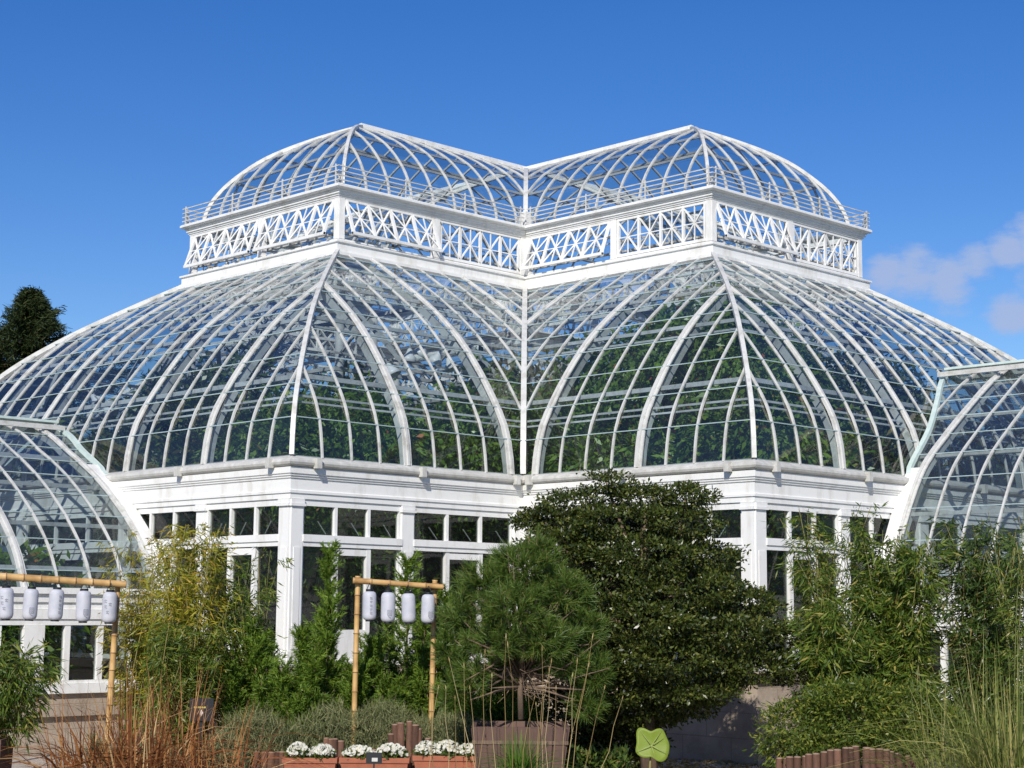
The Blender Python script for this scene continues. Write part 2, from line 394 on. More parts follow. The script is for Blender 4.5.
for kind, fmap, lat, k, s in faces(A_, L_):
    mb = MB(); slope_glass(kind, fmap, A_, L_, DPROF, 44, mb, T1)
    g = mb.build('roof_glass', 'glass', pav)
    thin = MB()
    for pos, t0, t1, idx in bars_for(kind, A_, L_, T1):
        P = seg_of(DPROF, t0, t1, 22); pts = [fmap(pos, t, z) for t, z in P]
        if idx in (4, 8, 12) and t1-t0 > 1.0:
            rb = MB(); side = np.array(lat)
            rb.sweep(pts, 0.05, 0.085, lat)
            sl_ = np.array(lat)*.056
            rb.sweep([np.array(q)+sl_ for q in pts], 0.07, 0.03, lat); rb.sweep([np.array(q)-sl_ for q in pts], 0.07, 0.03, lat)
            inner = [fmap(pos, t+0.10, z-0.16) for t, z in P]
            rb.sweep([np.array(q) for q in inner], 0.06, 0.14, lat)
            rb.build('main_rib', 'frame', g)
        else:
            thin.sweep(pts, 0.037, 0.045, lat)
    thin.build('glazing_bars', 'frame', g)
    # glass laps and purlins
    lap = MB(); pur = MB()
    d = np.r_[0, np.cumsum(np.linalg.norm(np.diff(DPROF, axis=0), axis=1))]
    def span(t): return (-(A_-t), A_-t) if kind == 'end' else (A_-t, L_-t)
    for q in np.arange(0.72, d[-1], 0.74):
        t, z = np.interp(q, d, DPROF[:, 0]), np.interp(q, d, DPROF[:, 1])
        lo, hi = span(t)
        if hi-lo > .2: lap.bar(fmap(lo, t-0.012, z+0.012), fmap(hi, t-0.012, z+0.012), 0.022, 0.018)
    for z, w, dz in ((4.27, .085, .02), (3.86, .04, -.0), (3.74, .035, 0), (5.62, .07, 0), (5.4, .04, 0), (6.55, .07, 0)):
        t = np.interp(z, DPROF[:, 1], DPROF[:, 0]) + 0.13; lo, hi = span(t)
        if hi-lo > .2: pur.bar(fmap(lo, t, z), fmap(hi, t, z), w, w)
    lap.build('pane_edges', 'lap', g); pur.build('purlins', 'frame', g)

P = seg_of(DPROF, 0, T1, 40)
for sx, sy in ((1, 1), (1, -1), (-1, 1), (-1, -1)):
    for lx, ly in ((L_, A_), (A_, L_)):
        mb = MB(); mb.sweep([(sx*(lx-t), sy*(ly-t), z+H+0.02) for t, z in P], 0.085, 0.10, (sx*1, -sy*1, 0)); mb.build('hip_rib', 'frame', pav)
    mb = MB(); mb.sweep([(sx*(A_-t), sy*(A_-t), z+H+0.03) for t, z in P], 0.115, 0.10, (sx*1, -sy*1, 0)); mb.build('valley_rib', 'frame', pav)

# ---- cornice of the lower storey
ring(A_, L_, [(-.12, 1.955), (.03, 1.955), (.03, 2.05), (.055, 2.055), (.055, 2.10), (.03, 2.115), (.03, 2.31), (.055, 2.32), (.055, 2.345), (.08, 2.36), (.08, 2.385), (.105, 2.40),
     (.105, 2.51)], 'cornice', 'white', pav)
ring(A_, L_, [(.095, 2.512), (.13, 2.535), (.165, 2.555), (.18, 2.595), (.17, 2.635), (.14, 2.66), (.10, 2.665), (.05, 2.69), (-.05, 2.735)], 'gutter', 'gutter', pav)
for k in range(4):                         # gutter clamps
    f = rot4(k)
    for y in (-7.1, -4.2, 0, 4.2, 7.1):
        mb = MB(); x, yy, z = f(L_+.19, y, H+2.60); mb.box(x-.055, x+.055, yy-.055, yy+.055, z-.10, z+.08); mb.build('gutter_clamp', 'gutter', pav)
    for x in (12.85, 10.35, 7.86):
        for s in (1, -1):
            mb = MB(); a, b, z = f(x, s*(A_+.19), H+2.60); mb.box(a-.055, a+.055, b-.055, b+.055, z-.10, z+.08); mb.build('gutter_clamp', 'gutter', pav)

# ---- walls
ring(A_, L_, [(-.25, -1.0), (-.02, -1.0), (.16, -1.02), (.16, -1.16), (.07, -1.20), (.07, -H)], 'base_wall', 'stone', pav)
def wall_face(f, lo, hi, bays, doors):
    """f(lat, out, z): out is metres outwards from the wall plane. bays: list of (b0, b1) openings"""
    def fbox(mb, l0, l1, o0, o1, z0, z1):
        vs = [f(l, o, z+H) for z in (z0, z1) for l, o in ((l0, o0), (l1, o0), (l1, o1), (l0, o1))]
        mb.add(vs, [(0,3,2,1),(4,5,6,7),(0,1,5,4),(1,2,6,5),(2,3,7,6),(3,0,4,7)])
    def add_pilaster(l0, l1, oo=.035):
        mb = MB(); fbox(mb, l0, l1, -.10, oo, -.995, 1.82)
        fbox(mb, l0-.03, l1+.03, -.10, oo+.04, 1.823, 1.87); fbox(mb, l0-.015, l1+.015, -.10, oo+.02, 1.873, 1.95)
        fbox(mb, l0-.03, l1+.03, -.098, oo+.03, -.99, -.72)
        w = (l1-l0)
        fbox(mb, l0+.06, l1-.06, oo-.01, oo+.012, -.68, 1.10)
        mb.build('pilaster', 'white', pav)
    edges = [lo]+[b for bb in bays for b in bb]+[hi]
    for i in range(0, len(edges), 2): add_pilaster(edges[i], edges[i+1])
    for bi, (b0, b1) in enumerate(bays):
        w = (b1-b0)
        fr = MB()
        fbox(fr, b0, b1, -.09, .0, 1.84, 1.952); fbox(fr, b0, b1, -.09, .03, 1.12, 1.20); fbox(fr, b0, b1, -.09, .055, 1.203, 1.33)
        fbox(fr, b0, b1, -.09, .05, -.99, -.90); fbox(fr, b0, b0+.05, -.09, -.005, -.90, 1.84); fbox(fr, b1-.05, b1, -.09, -.005, -.90, 1.84)
        for i in (1, 2): fbox(fr, b0+w*i/3-.032, b0+w*i/3+.032, -.085, -.002, 1.333, 1.84)
        wf = fr.build('window_frame', 'white', pav)
        # lower lights: pane, door leaf, pane
        lf = MB(); d0, d1 = b0+w*.335, b0+w*.665
        for e in (d0, d1): fbox(lf, e-.05, e+.05, -.085, .01, -.90, 1.118)
        fbox(lf, d0+.05, d1-.05, -.08, .005, .98, 1.10); fbox(lf, d0+.05, d1-.05, -.08, .004, -.9, -.35)
        lf.build('door_frame', 'white', wf)
        pn = MB()
        pn.add([f(b0, -.06, 1.33+H), f(b1, -.06, 1.33+H), f(b1, -.06, 1.84+H), f(b0, -.06, 1.84+H)], [(0, 1, 2, 3)])
        pn.add([f(b0, -.06, -.9+H), f(b1, -.06, -.9+H), f(b1, -.06, 1.12+H), f(b0, -.06, 1.12+H)], [(0, 1, 2, 3)])
        pn.build('window_glass', 'window', wf)
        hd = MB()
        for i in range(3):      # brass stays of the open-able transom lights
            hd.bar(f(b0+w*(i+.40)/3, -.14, 1.58+H), f(b0+w*(i+.14)/3, -.16, 1.36+H), .014)
        hd.build('window_stay', 'frame', wf)

PW = .29
def bays_between(centres, lo, hi, corner=.29):
    e = [lo+corner] ; out = []
    for c in centres: out.append((e[0], c-PW/2)); e = [c+PW/2]
    out.append((e[0], hi-corner)); return out
for k in range(4):
    f = rot4(k); g = DB*4
    wall_face(lambda l, o, z, f=f: f(L_+o, l, z), -A_, A_, bays_between([-A_+g, -A_+2*g, A_-2*g, A_-g], -A_, A_), None)
    for s in (1, -1):
        wall_face(lambda l, o, z, f=f, s=s: f(l, s*(A_+o), z), A_+.036, L_, bays_between([L_-g], A_, L_, .26), None)

# ---- lantern storey
ring(A2, L2, [(.0, 7.69), (.21, 7.69), (.21, 7.76), (.13, 7.78), (.13, 7.97), (.17, 7.98), (.17, 8.02), (.06, 8.035), (.0, 8.04), (.0, 8.10), (-.10, 8.10)], 'lantern_sill', 'white', pav)
ring(A2, L2, [(-.1, 9.025), (.02, 9.025), (.02, 9.06), (.045, 9.065), (.045, 9.10), (.075, 9.105), (.075, 9.15), (.10, 9.16), (.10, 9.195)], 'lantern_cornice', 'white', pav)
ring(A2, L2, [(.095, 9.197), (.16, 9.20), (.19, 9.225), (.19, 9.27), (.16, 9.295), (.06, 9.30), (-.02, 9.31)], 'lantern_gutter', 'white', pav)
def lattice(f, l0, l1, tilt, name='vent_panel'):
    """one top-hung vent: four crossed cells; tilt = how far the bottom rail swings out"""
    z0, z1 = 8.115, 9.02
    def pt(l, z, o=0.0):
        q = (z1-z)/(z1-z0)
        ang = math.asin(min(.9, tilt/(z1-z0))); zz = z1-(z1-z)*math.cos(ang)
        return f(l, -.03+q*tilt+o, zz+H)
    mb = MB()
    mb.bar(pt(l0, z1-.03), pt(l1, z1-.03), .06); mb.bar(pt(l0, z0+.03), pt(l1, z0+.03), .065)
    n = 4; w = (l1-l0)/n
    for i in range(n+1):
        l = min(max(l0+i*w, l0+.035), l1-.035); mb.bar(pt(l, z0), pt(l, z1), .07, .05)
    for i in range(n):
        a, b = l0+i*w, l0+(i+1)*w
        mb.bar(pt(a, z0+.05, .004), pt(b, z1-.05, .004), .042, .03); mb.bar(pt(a, z1-.05, -.006), pt(b, z0+.05, -.006), .042, .03)
        mb.bar(pt((a+b)/2, z0+.04, .010), pt((a+b)/2, z1-.04, .010), .026, .022)
        mb.bar(pt(a, (z0+z1)/2, -.012), pt(b, (z0+z1)/2, -.012), .026, .022)
    return mb.build(name, 'white', pav)
def lantern_face(f, lo, hi, tilts, cs=.16):
    mid = (lo+hi)/2
    for a, b in ((lo, lo+cs), (mid-.09, mid+.09), (hi-cs, hi)):
        mb = MB(); vs = [f(l, o, z+H) for z in (8.102, 9.023) for l, o in ((a, -.12), (b, -.12), (b, .012), (a, .012))]
        mb.add(vs, [(0,3,2,1),(4,5,6,7),(0,1,5,4),(1,2,6,5),(2,3,7,6),(3,0,4,7)]); mb.build('lantern_post', 'white', pav)
    for (a, b), t in zip(((lo+cs+.01, mid-.1), (mid+.1, hi-cs-.01)), tilts): lattice(f, a, b, t)
    # the gear that works the vents, just inside
    mb = MB(); mb.bar(f(lo, -.25, 8.3+H), f(hi, -.25, 8.3+H), .05); mb.bar(f(lo, -.25, 8.55+H), f(hi, -.25, 8.55+H), .03)
    for q in np.arange(lo+.4, hi, .7): mb.bar(f(q, -.25, 8.3+H), f(q+.05, -.02, 8.24+H), .04)
    mb.build('vent_gear', 'steel', pav)
    # railing above the gutter
    rl = MB()
    n = max(2, int(round((hi-lo)/2.3)))
    l0, l1 = lo+(.19 if lo > 0 else -.14), hi+.155
    for z in (9.38, 9.48, 9.58, 9.69): rl.bar(f(l0, .14, z+H), f(l1, .14, z+H), .024)
    for i in range(n+1):
        q = l0+.12+(l1-l0-.24)*i/n; rl.bar(f(q, .14, 9.29+H), f(q, .14, 9.74+H), .028); rl.bar(f(q, .14, 9.6+H), f(q, -.02, 9.34+H), .022)
    rl.build('railing', 'frame', pav)
TL = {0: {'end': (.30, .30), 1: (0, .32), -1: (0, .2)}, 1: {'end': (.30, 0), 1: (.2, 0), -1: (.32, 0)}}
for k in range(4):
    f = rot4(k); t = TL.get(k, {'end': (0, .2), 1: (.2, 0), -1: (0, 0)})
    # arm 1 (towards +Y): its end runs -lat -> screen right; its inner side is s=-1
    te = t['end']
    lantern_face(lambda l, o, z, f=f: f(L2+o, l, z), -A2, A2, te)
    for s in (1, -1):
        lantern_face(lambda l, o, z, f=f, s=s: f(l, s*(A2+o), z), A2, L2, t[s])
mbk = None
T3 = 2.70
for kind, fmap, lat, k, s in faces(A3, L3):
    mb = MB(); slope_glass(kind, fmap, A3, L3, LPROF, 30, mb, T3-.01)
    g = mb.build('lantern_glass', 'lglass', pav)
    rb = MB()
    for pos, t0, t1, idx in bars_for(kind, A3, L3, T3):
        P = seg_of(LPROF, t0, t1, 16); rb.sweep([fmap(pos, t, z) for t, z in P], .038, .05, lat)
    rb.build('lantern_ribs', 'frame', g)
    pu = MB()
    for z in (10.35, 11.0, 11.45):
        t = np.interp(z, LPROF[:, 1], LPROF[:, 0])+.08; lo, hi = (-(A3-t), A3-t) if kind == 'end' else (A3-t, L3-t)
        pu.bar(fmap(lo, t, z), fmap(hi, t, z), .055)
    pu.build('lantern_purlins', 'steel', g)
P = seg_of(LPROF, 0, T3, 24)
for sx, sy in ((1, 1), (1, -1), (-1, 1), (-1, -1)):
    for lx, ly in ((L3, A3), (A3, L3)):
        mb = MB(); mb.sweep([(sx*(lx-t), sy*(ly-t), z+H+.02) for t, z in P], .075, .085, (sx, -sy, 0)); mb.build('lantern_hip', 'frame', pav)
    mb = MB(); mb.sweep([(sx*(A3-t), sy*(A3-t), z+H+.03) for t, z in P], .11, .09, (sx, -sy, 0)); mb.build('lantern_valley', 'frame', pav)
    mb = MB(); q = A3+.0
    mb.box(min(sx*(q-.1), sx*(q+.14)), max(sx*(q-.1), sx*(q+.14)), min(sy*(q-.1), sy*(q+.14)), max(sy*(q-.1), sy*(q+.14)), 9.24+H, 9.72+H); mb.build('valley_box', 'white', pav)
for k in range(4):
    f = rot4(k); mb = MB(); mb.bar(f(.0, 0, 11.84+H), f(L3-T3+.04, 0, 11.84+H), .10, .10); mb.build('ridge_cap', 'white', pav)

# ---- interior steel
for (x, y) in outline(A2, L2):
    mb = MB(); mb.tube([(x*.985, y*.985, 0), (x*.985, y*.985, 7.8+H)], .10, 10); mb.build('interior_column', 'steel', pav, True)
ol = outline(A2+.30, L2+.30)
for i in range(12):
    p, q = np.array((*ol[i], 0.)), np.array((*ol[(i+1) % 12], 0.)); ln = np.linalg.norm(q-p); n = int(ln/.62)
    mb = MB(); z0, z1 = 6.72+H, 7.36+H
    for z in (z0, z1, (z0+z1)/2): mb.bar(p+(0, 0, z), q+(0, 0, z), .07)
    for j in range(n):
        a, b = p+(q-p)*j/n, p+(q-p)*(j+1)/n
        mb.bar(a+(0, 0, z0), b+(0, 0, z1), .05, .035); mb.bar(a+(0, 0, z1), b+(0, 0, z0), .05, .035); mb.bar(a+(0, 0, z0), a+(0, 0, z1), .05)
    mb.build('lattice_girder', 'white', pav)
    # catwalk rails and heating pipes lower down
    mb = MB()
    for z, w in ((5.15, .08), (5.5, .04)): mb.bar(p+(0, 0, z+H), q+(0, 0, z+H), w)
    mb.build('catwalk_rail', 'steel', pav)
for k in range(4):
    f = rot4(k)
    for x in (5.8, 8.6):              # tie trusses across each arm
        mb = MB(); mb.bar(f(x, -6.3, 4.25+H), f(x, 6.3, 4.25+H), .07); mb.bar(f(x, -A2, 7.0+H), f(x, A2, 7.0+H), .08)
        for s in (1, -1):
            mb.bar(f(x, s*6.0, 4.3+H), f(x, s*A2, 6.9+H), .06); mb.bar(f(x, s*A2, 5.5+H), f(x, s*4.0, 6.3+H), .04)
        mb.build('tie_truss', 'steel', pav)
    mb = MB()
    for y in (-4.3, 4.3): mb.tube([f(3.5, y, 4.5+H), f(12.2, y, 4.5+H)], .05, 6)
    mb.bar(f(6.2, -4.6, 3.6+H), f(7.7, -3.0, 6.4+H), .10); mb.bar(f(6.4, 4.6, 3.6+H), f(7.9, 3.0, 6.4+H), .10)
    mb.build('heating_pipe', 'darksteel', pav)

# ------------------------------------------------------------------ barrel-vaulted wings
def wing(f, axis_side, prof, uc, label, Xend):
    """f(x, lat, z): x along the wing away from the pavilion. prof: (lat, z) from the ridge down to the near eave"""
    root = empty('glasshouse_wing', f(L_+4, uc, 0)); tag(root, label, 'greenhouse', 'barrel-vaulted wings of the conservatory')
    loc = np.array(root.location)
    def F(x, l, z): return tuple(np.array(f(x, l, z))-loc)
    near = crom(prof, 40)
    far = near.copy(); far[:, 0] = 2*uc-far[:, 0]
    def X0(z):
        if z <= 2.72: return L_+.06
        return L_ - float(np.interp(z, DPROF[:, 1], DPROF[:, 0]))+.02
    latv = np.array(F(0, 1, 0))-np.array(F(0, 0, 0)); xv = np.array(F(1, 0, 0))-np.array(F(0, 0, 0))
    xs = [L_+.32+k*DB for k in range(-3, int((Xend-L_)/DB))]
    eave = near[-1]
    for side, pr in (('near', near), ('far', far)):
        mb = MB(); rows = arc_rows(pr, .75, .72); ex = [L_-2.0]+xs[2:]+[Xend]
        for (la, za), (lb, zb) in zip(rows, rows[1:]):
            xa_, xb_ = X0(za), X0(zb)
            for u, v in zip(ex, ex[1:]):
                if v <= min(xa_, xb_): continue
                c = [(max(u, xa_), la, za), (max(v, xa_), la, za), (max(v, xb_), lb, zb), (max(u, xb_), lb, zb)]
                add_pane(mb, [F(x, l, z+H) for x, l, z in c])
        g = mb.build('wing_glass', 'wing_glass', root)
        thin = MB()
        for i, x in enumerate(xs):
            ok = [(l, z) for l, z in pr if X0(z) <= x+.02]
            if x < L_: ok = [(l, z) for l, z in ok if z > 2.75]
            if len(ok) < 3: continue
            pts = [F(x, l, z+H) for l, z in ok]
            if (i % 4) == 3:
                mb = MB(); mb.sweep(pts, .05, .09, xv); mb.sweep([np.array(q)+xv*.05 for q in pts], .06, .03, xv); mb.sweep([np.array(q)-xv*.05 for q in pts], .06, .03, xv)
                inn = [F(x, l-(.10 if side == 'near' else -.10), z-.10+H) for l, z in ok]; mb.sweep(inn, .06, .12, xv); mb.build('main_rib', 'frame', g)
            else: thin.sweep(pts, .038, .045, xv)
        thin.build('glazing_bars', 'frame', g)
        lap = MB(); d = np.r_[0, np.cumsum(np.linalg.norm(np.diff(pr, axis=0), axis=1))]
        for q in np.arange(.75, d[-1]-.2, .72):
            l, z = np.interp(q, d, pr[:, 0]), np.interp(q, d, pr[:, 1])
            lap.bar(F(X0(z), l, z+H+.012), F(Xend, l, z+H+.012), .022, .018)
        lap.build('pane_edges', 'lap', g)
        pu = MB()
        for q in (.30, .52, .74, .92):
            l, z = np.interp(q*d[-1], d, pr[:, 0]), np.interp(q*d[-1], d, pr[:, 1])
            l += (-.12 if side == 'near' else .12)
            pu.bar(F(X0(z), l, z-.05+H), F(Xend, l, z-.05+H), .075)
        pu.build('purlins', 'frame', g)
    # ridge cap and flashing against the pavilion roof
    zr = near[0][1]; mb = MB()
    x0 = X0(zr)
    mb.sweep([F(x0+.12, uc+.48, zr-.04+H), F(Xend, uc+.48, zr-.04+H)], .07, .10); mb.sweep([F(x0+.12, uc-.48, zr-.04+H), F(Xend, uc-.48, zr-.04+H)], .07, .10)
    mb.build('ridge_rail', 'frame', root)
    mb = MB(); mb.sweep([F(x0+.10, uc, zr+.12+H), F(Xend, uc, zr+.12+H)], .40, .05); mb.build('ridge_cap', 'copper', root)
    for pr in (near, far):
        mb = MB(); pts = [F(X0(z)+.03, l, z+H+.04) for l, z in pr if z > 2.62]
        mb.sweep(pts, .10, .08, xv); mb.build('flashing', 'copper', root)
        mb = MB(); pts = [F(L_+.16, l, z+H) for l, z in pr if z < 2.9]
        mb.sweep(pts, .26, .11, xv); mb.build('end_rib', 'white', root)
    # near and far wall below the eave
    for sgn, le in ((1, eave[0]), (-1, 2*uc-eave[0])):
        def fb(mb, x0, x1, o0, o1, z0, z1):
            vs = [F(x, le+sgn*o, z+H) for z in (z0, z1) for x, o in ((x0, o0), (x1, o0), (x1, o1), (x0, o1))]
            mb.add(vs, [(0,3,2,1),(4,5,6,7),(0,1,5,4),(1,2,6,5),(2,3,7,6),(3,0,4,7)])
        xa = L_+.12
        mb = MB(); fb(mb, xa, Xend, -.10, .10, .25, .36); fb(mb, xa, Xend, -.10, .04, .10, .247); fb(mb, xa, Xend, -.08, .0, -.03, .097)
        fb(mb, xa, Xend, -.10, .06, -.20, -.033); fb(mb, xa, Xend, -.10, .03, -.31, -.203); mb.build('eave_board', 'white', root)
        fr = MB(); n = 0; x = xa
        fb(fr, xa, Xend, -.10, .02, -1.36, -1.30); 
        while x < Xend:
            w = .20 if n % 4 == 0 else .055
            fb(fr, x-w, x+w, -.09, .015 if n % 4 else .05, -1.298, -.312); x += DB; n += 1
        wf = fr.build('window_frame', 'white', root)
        pn = MB(); pn.add([F(xa, le-sgn*.05, -1.30+H), F(Xend, le-sgn*.05, -1.30+H), F(Xend, le-sgn*.05, -.31+H), F(xa, le-sgn*.05, -.31+H)], [(0, 1, 2, 3)])
        pn.build('window_glass', 'window', wf)
        mb = MB(); fb(mb, xa, Xend, -.10, .09, -1.53, -1.363); mb.build('window_sill', 'white', root)
        mb = MB(); fb(mb, xa, Xend, -.25, .0, -1.75, -1.533); fb(mb, xa, Xend, -.25, .13, -1.93, -1.753); fb(mb, xa, Xend, -.25, .03, -H, -1.933)
        mb.build('base_wall', 'stone', root)
    # glazed gable at the far end of the wing
    mb = MB(); rim = [F(Xend, l, z+H) for l, z in far[::-1]]+[F(Xend, l, z+H) for l, z in near[1:]]
    n = len(rim); mb.add(rim, [tuple(range(n))]); mb.build('gable_glass', 'wing_glass', root)
    mb = MB(); mb.add([F(Xend, far[-1][0], 0), F(Xend, near[-1][0], 0), F(Xend, near[-1][0], .33+H), F(Xend, far[-1][0], .33+H)], [(0, 1, 2, 3)]); mb.build('gable_wall', 'stone', root)
    return root

wing(lambda x, l, z: (x, l, z), 1, [(-1.1, 3.82), (-.3, 3.54), (.3, 3.22), (.9, 2.93), (1.54, 2.58), (2.25, 2.10), (3.0, 1.48), (3.5, .90), (3.8, .33)], -1.1,
     'lower barrel-vaulted glass wing with pale windows over a stone base, left of the big dome', 25.0)
wing(lambda x, l, z: (l, x, z), 1, [(-.8, 5.16), (-.2, 4.86), (.45, 4.43), (1.54, 3.66), (2.55, 2.82), (3.2, 1.85), (3.6, 1.04), (3.85, .33)], -.8,
     'higher barrel-vaulted glass wing half hidden by bamboo, right of the big dome', 25.0)

# ------------------------------------------------------------------ leaf builders
def unit(v): return v/(np.linalg.norm(v, axis=-1, keepdims=True)+1e-9)
def leaves(Cn, N, L, W, drop=0.0, jitter=.6):
    """diamond leaves at centres Cn with outward directions N -> V, F"""
    n = len(Cn)
    d = unit(N + RNG.normal(0, jitter, (n, 3)) + np.array([0, 0, -drop]))
    s = unit(np.cross(d, RNG.normal(0, 1, (n, 3))))
    nn = np.cross(d, s)
    L = L*RNG.uniform(.45, 1.4, (n, 1)); W = W*RNG.uniform(.7, 1.2, (n, 1))
    p0 = Cn; p1 = Cn+d*L*.45+s*W/2+nn*W*.12; p2 = Cn+d*L; p3 = Cn+d*L*.45-s*W/2+nn*W*.12
    V = np.stack([p0, p1, p2, p3], 1).reshape(-1, 3)
    F = np.arange(4*n).reshape(n, 4)
    return V, F
def join(parts):
    V = []; F = []; o = 0
    for v, f in parts: V.append(v); F.append(f+o); o += len(v)
    return np.concatenate(V), np.concatenate(F)
def lobes_cloud(lobes, clumps, per, spread, shell=.55, flat=1.0):
    """leaf centres in clumps inside ellipsoid lobes; lobes: (centre, radii)"""
    vol = np.array([max(r[0]*r[1]*r[2], 1e-6)**(2/3) for c, r in lobes]); vol /= vol.sum()
    idx = RNG.choice(len(lobes), clumps, p=vol)
    c = np.array([lobes[i][0] for i in idx]); r = np.array([lobes[i][1] for i in idx])
    d = unit(RNG.normal(0, 1, (clumps, 3)))
    q = RNG.uniform(shell**2, 1.0, (clumps, 1))**.5
    cc = c+d*r*q
    cc = np.repeat(cc, per, 0); dd = np.repeat(d, per, 0)
    off = RNG.normal(0, 1, cc.shape)*spread*np.array([1, 1, flat])
    return cc+off, unit(dd+off/spread*.4)

VIEW_R = rt; VIEW_F = unit(np.array([fw[0], fw[1], 0.0])); UPZ = np.array([0, 0, 1.0])
def lobe(px, py, rx, rz, D, rd=None):
    """ellipsoid centred at a photo pixel and D metres away; radii in pixels of the photo at that distance"""
    c = at(px, py, D); k = D/FPX
    return (c, np.array([rx*k, (rd or rx)*k, rz*k]))

def trunk(root, base, top, r0, r1, limbs, m='bark', name='trunk', lim=None):
    mb = MB(); base, top = np.array(base), np.array(top)
    n = 7; pts = [base+(top-base)*i/(n-1)+np.r_[RNG.normal(0, .03, 2), 0]*(i > 0) for i in range(n)]
    mb.tube(pts, list(np.linspace(r0, r1, n)), 8)
    for i, (tip, q) in enumerate(limbs):
        s = base+(top-base)*q; tip = np.array(tip)
        mid = (s+tip)/2+RNG.normal(0, .08, 3)
        mb.tube([s, mid, tip], [r1*.8, r1*.55, r1*.2], 6)
    o = mb.build(name, m, root, True); return o

def under_glass(P):
    z = P[:, 2]-H; t = np.where(z > 2.7, np.interp(z, DPROF[:, 1], DPROF[:, 0]), 0)+.34
    x, y = np.abs(P[:, 0]), np.abs(P[:, 1])
    return (((y < A_-t) & (x < L_-t)) | ((x < A_-t) & (y < L_-t))) & (z < 7.0)
def bush(name, label, cat, base, lobes, clumps, per, spread, L, W, m, drop=.2, group=None, tr=.06, shell=.5, jitter=.7, flat=1.0, inside=None):
    root = empty(name, base); tag(root, label, cat, group); b = np.array(base)
    Cn, N = lobes_cloud(lobes, clumps, per, spread, shell, flat)
    keep = Cn[:, 2] > .05
    if inside is not None: keep &= inside(Cn)
    V, F = leaves(Cn[keep], N[keep], L, W, drop, jitter)
    arr_mesh('foliage', V-b, F, m, root)
    lc = [l[0] for l in lobes if inside is None or inside(np.array([l[0]]))[0]] or [b+np.array([0, 0, 1.2])]
    top = (np.mean(lc, 0)-b)*(np.array([1, 1, 1]) if inside is None else np.array([.2, .2, 1])); top[2] = max(l[2] for l in lc)-b[2]
    limbs = [(np.array(l)-b, RNG.uniform(.25, .7)) for l in lc]
    trunk(root, (0, 0, 0), (top[0], top[1], top[2]*.9), tr, tr*.45, limbs)
    return root

# ------------------------------------------------------------------ planting inside the glasshouse
def house_tree(x, y, h, r, m, label, n=70, leafL=.20):
    lob = []
    for i in range(15):
        a = RNG.uniform(0, 6.28); q = RNG.uniform(.1, .85)*r
        lob.append((np.array([x+q*math.cos(a), y+q*math.sin(a), h*RNG.uniform(.38, .90)]), np.array([r*.5, r*.5, h*.13])))
    bush('glasshouse_tree', label, 'tree', (x, y, 0), lob, int(n*2.5), 52, .24, leafL, leafL*.40, m, .6, 'trees growing under the dome', .12, .2, inside=under_glass)
house_tree(10.6, 5.0, 7.0, 2.3, 'palm_leaf', 'broad-leaved tree against the glass just right of the left hip rib', 150)
house_tree(8.2, 5.2, 6.9, 2.1, 'palm_leaf', 'low leafy tree inside the glass between the left hip and the central valley', 150)
house_tree(6.2, 6.0, 7.9, 2.2, 'palm_leaf', 'leafy tree inside the glass just left of the central valley', 150)
house_tree(4.9, 8.7, 9.9, 2.6, 'palm_leaf', 'tallest broad-leaved tree inside, with reddish leaves, right of the central valley', 260)
house_tree(4.5, 10.7, 10.2, 2.5, 'palm_leaf', 'broad tree inside midway between the valley and the right hip rib', 260)
house_tree(4.2, 12.2, 8.8, 2.0, 'palm_leaf', 'tree pressed to the glass beside the right hip rib', 120)
house_tree(11.2, 2.6, 7.9, 2.2, 'bamboo_dark', 'dark tree behind the end glass just left of the left hip rib', 150)
house_tree(11.0, -1.0, 8.0, 2.4, 'bamboo_dark', 'dark tree behind the middle of the left end glass', 150)
house_tree(2.4, 11.2, 8.2, 2.2, 'bamboo_dark', 'dark tree behind the end glass just right of the right hip rib', 150)
house_tree(-1.2, 11.0, 8.2, 2.4, 'bamboo_dark', 'dark tree behind the middle of the right end glass', 150)
house_tree(11.0, -4.6, 6.8, 2.2, 'bamboo_dark', 'dark tree low behind the far left glass of the dome', 110)
house_tree(-4.6, 11.0, 6.8, 2.2, 'bamboo_dark', 'dark tree low behind the far right glass of the dome', 110)
house_tree(2.4, 2.6, 8.4, 3.2, 'bamboo_dark', 'wide dark tree in the middle under the crossing', 170, .34)
house_tree(7.0, .5, 7.8, 2.6, 'bamboo_dark', 'dark tree in the middle of the left arm', 150, .34)
house_tree(.5, 7.0, 8.6, 2.6, 'bamboo_dark', 'dark tree in the middle of the right arm', 150, .34)
house_tree(7.4, -4.6, 6.8, 2.4, 'bamboo_dark', 'dark tree by the far side of the left arm', 120, .34)
house_tree(-4.6, 7.4, 6.8, 2.4, 'bamboo_dark', 'dark tree by the far side of the right arm', 120, .34)
house_tree(-5.5, 1.5, 6.8, 2.8, 'bamboo_dark', 'dark tree at the back of the dome on the right', 120, .38)
house_tree(1.5, -5.5, 6.8, 2.8, 'bamboo_dark', 'dark tree at the back of the dome on the left', 120, .38)
def undergrowth(x, y, rx, ry, h, label, n=60, m='bamboo_dark', ins=under_glass):
    lob = [(np.array([x+RNG.uniform(-.6, .6)*rx, y+RNG.uniform(-.6, .6)*ry, h*RNG.uniform(.2, .8)]), np.array([rx*.6, ry*.6, h*.3])) for _ in range(7)]
    bush('glasshouse_shrub', label, 'shrub', (x, y, 0), lob, int(n*1.8), 32, .22, .30, .11, m, .4, 'shrubs planted inside the glasshouses', .05, .2, inside=ins)
def in_left(P): return (P[:, 1] < 3.4) & (P[:, 2] < H+1.4) & (P[:, 0] > L_+.3)
def in_right(P): return (P[:, 0] < 3.4) & (P[:, 2] < H+1.7) & (P[:, 1] > L_+.3)
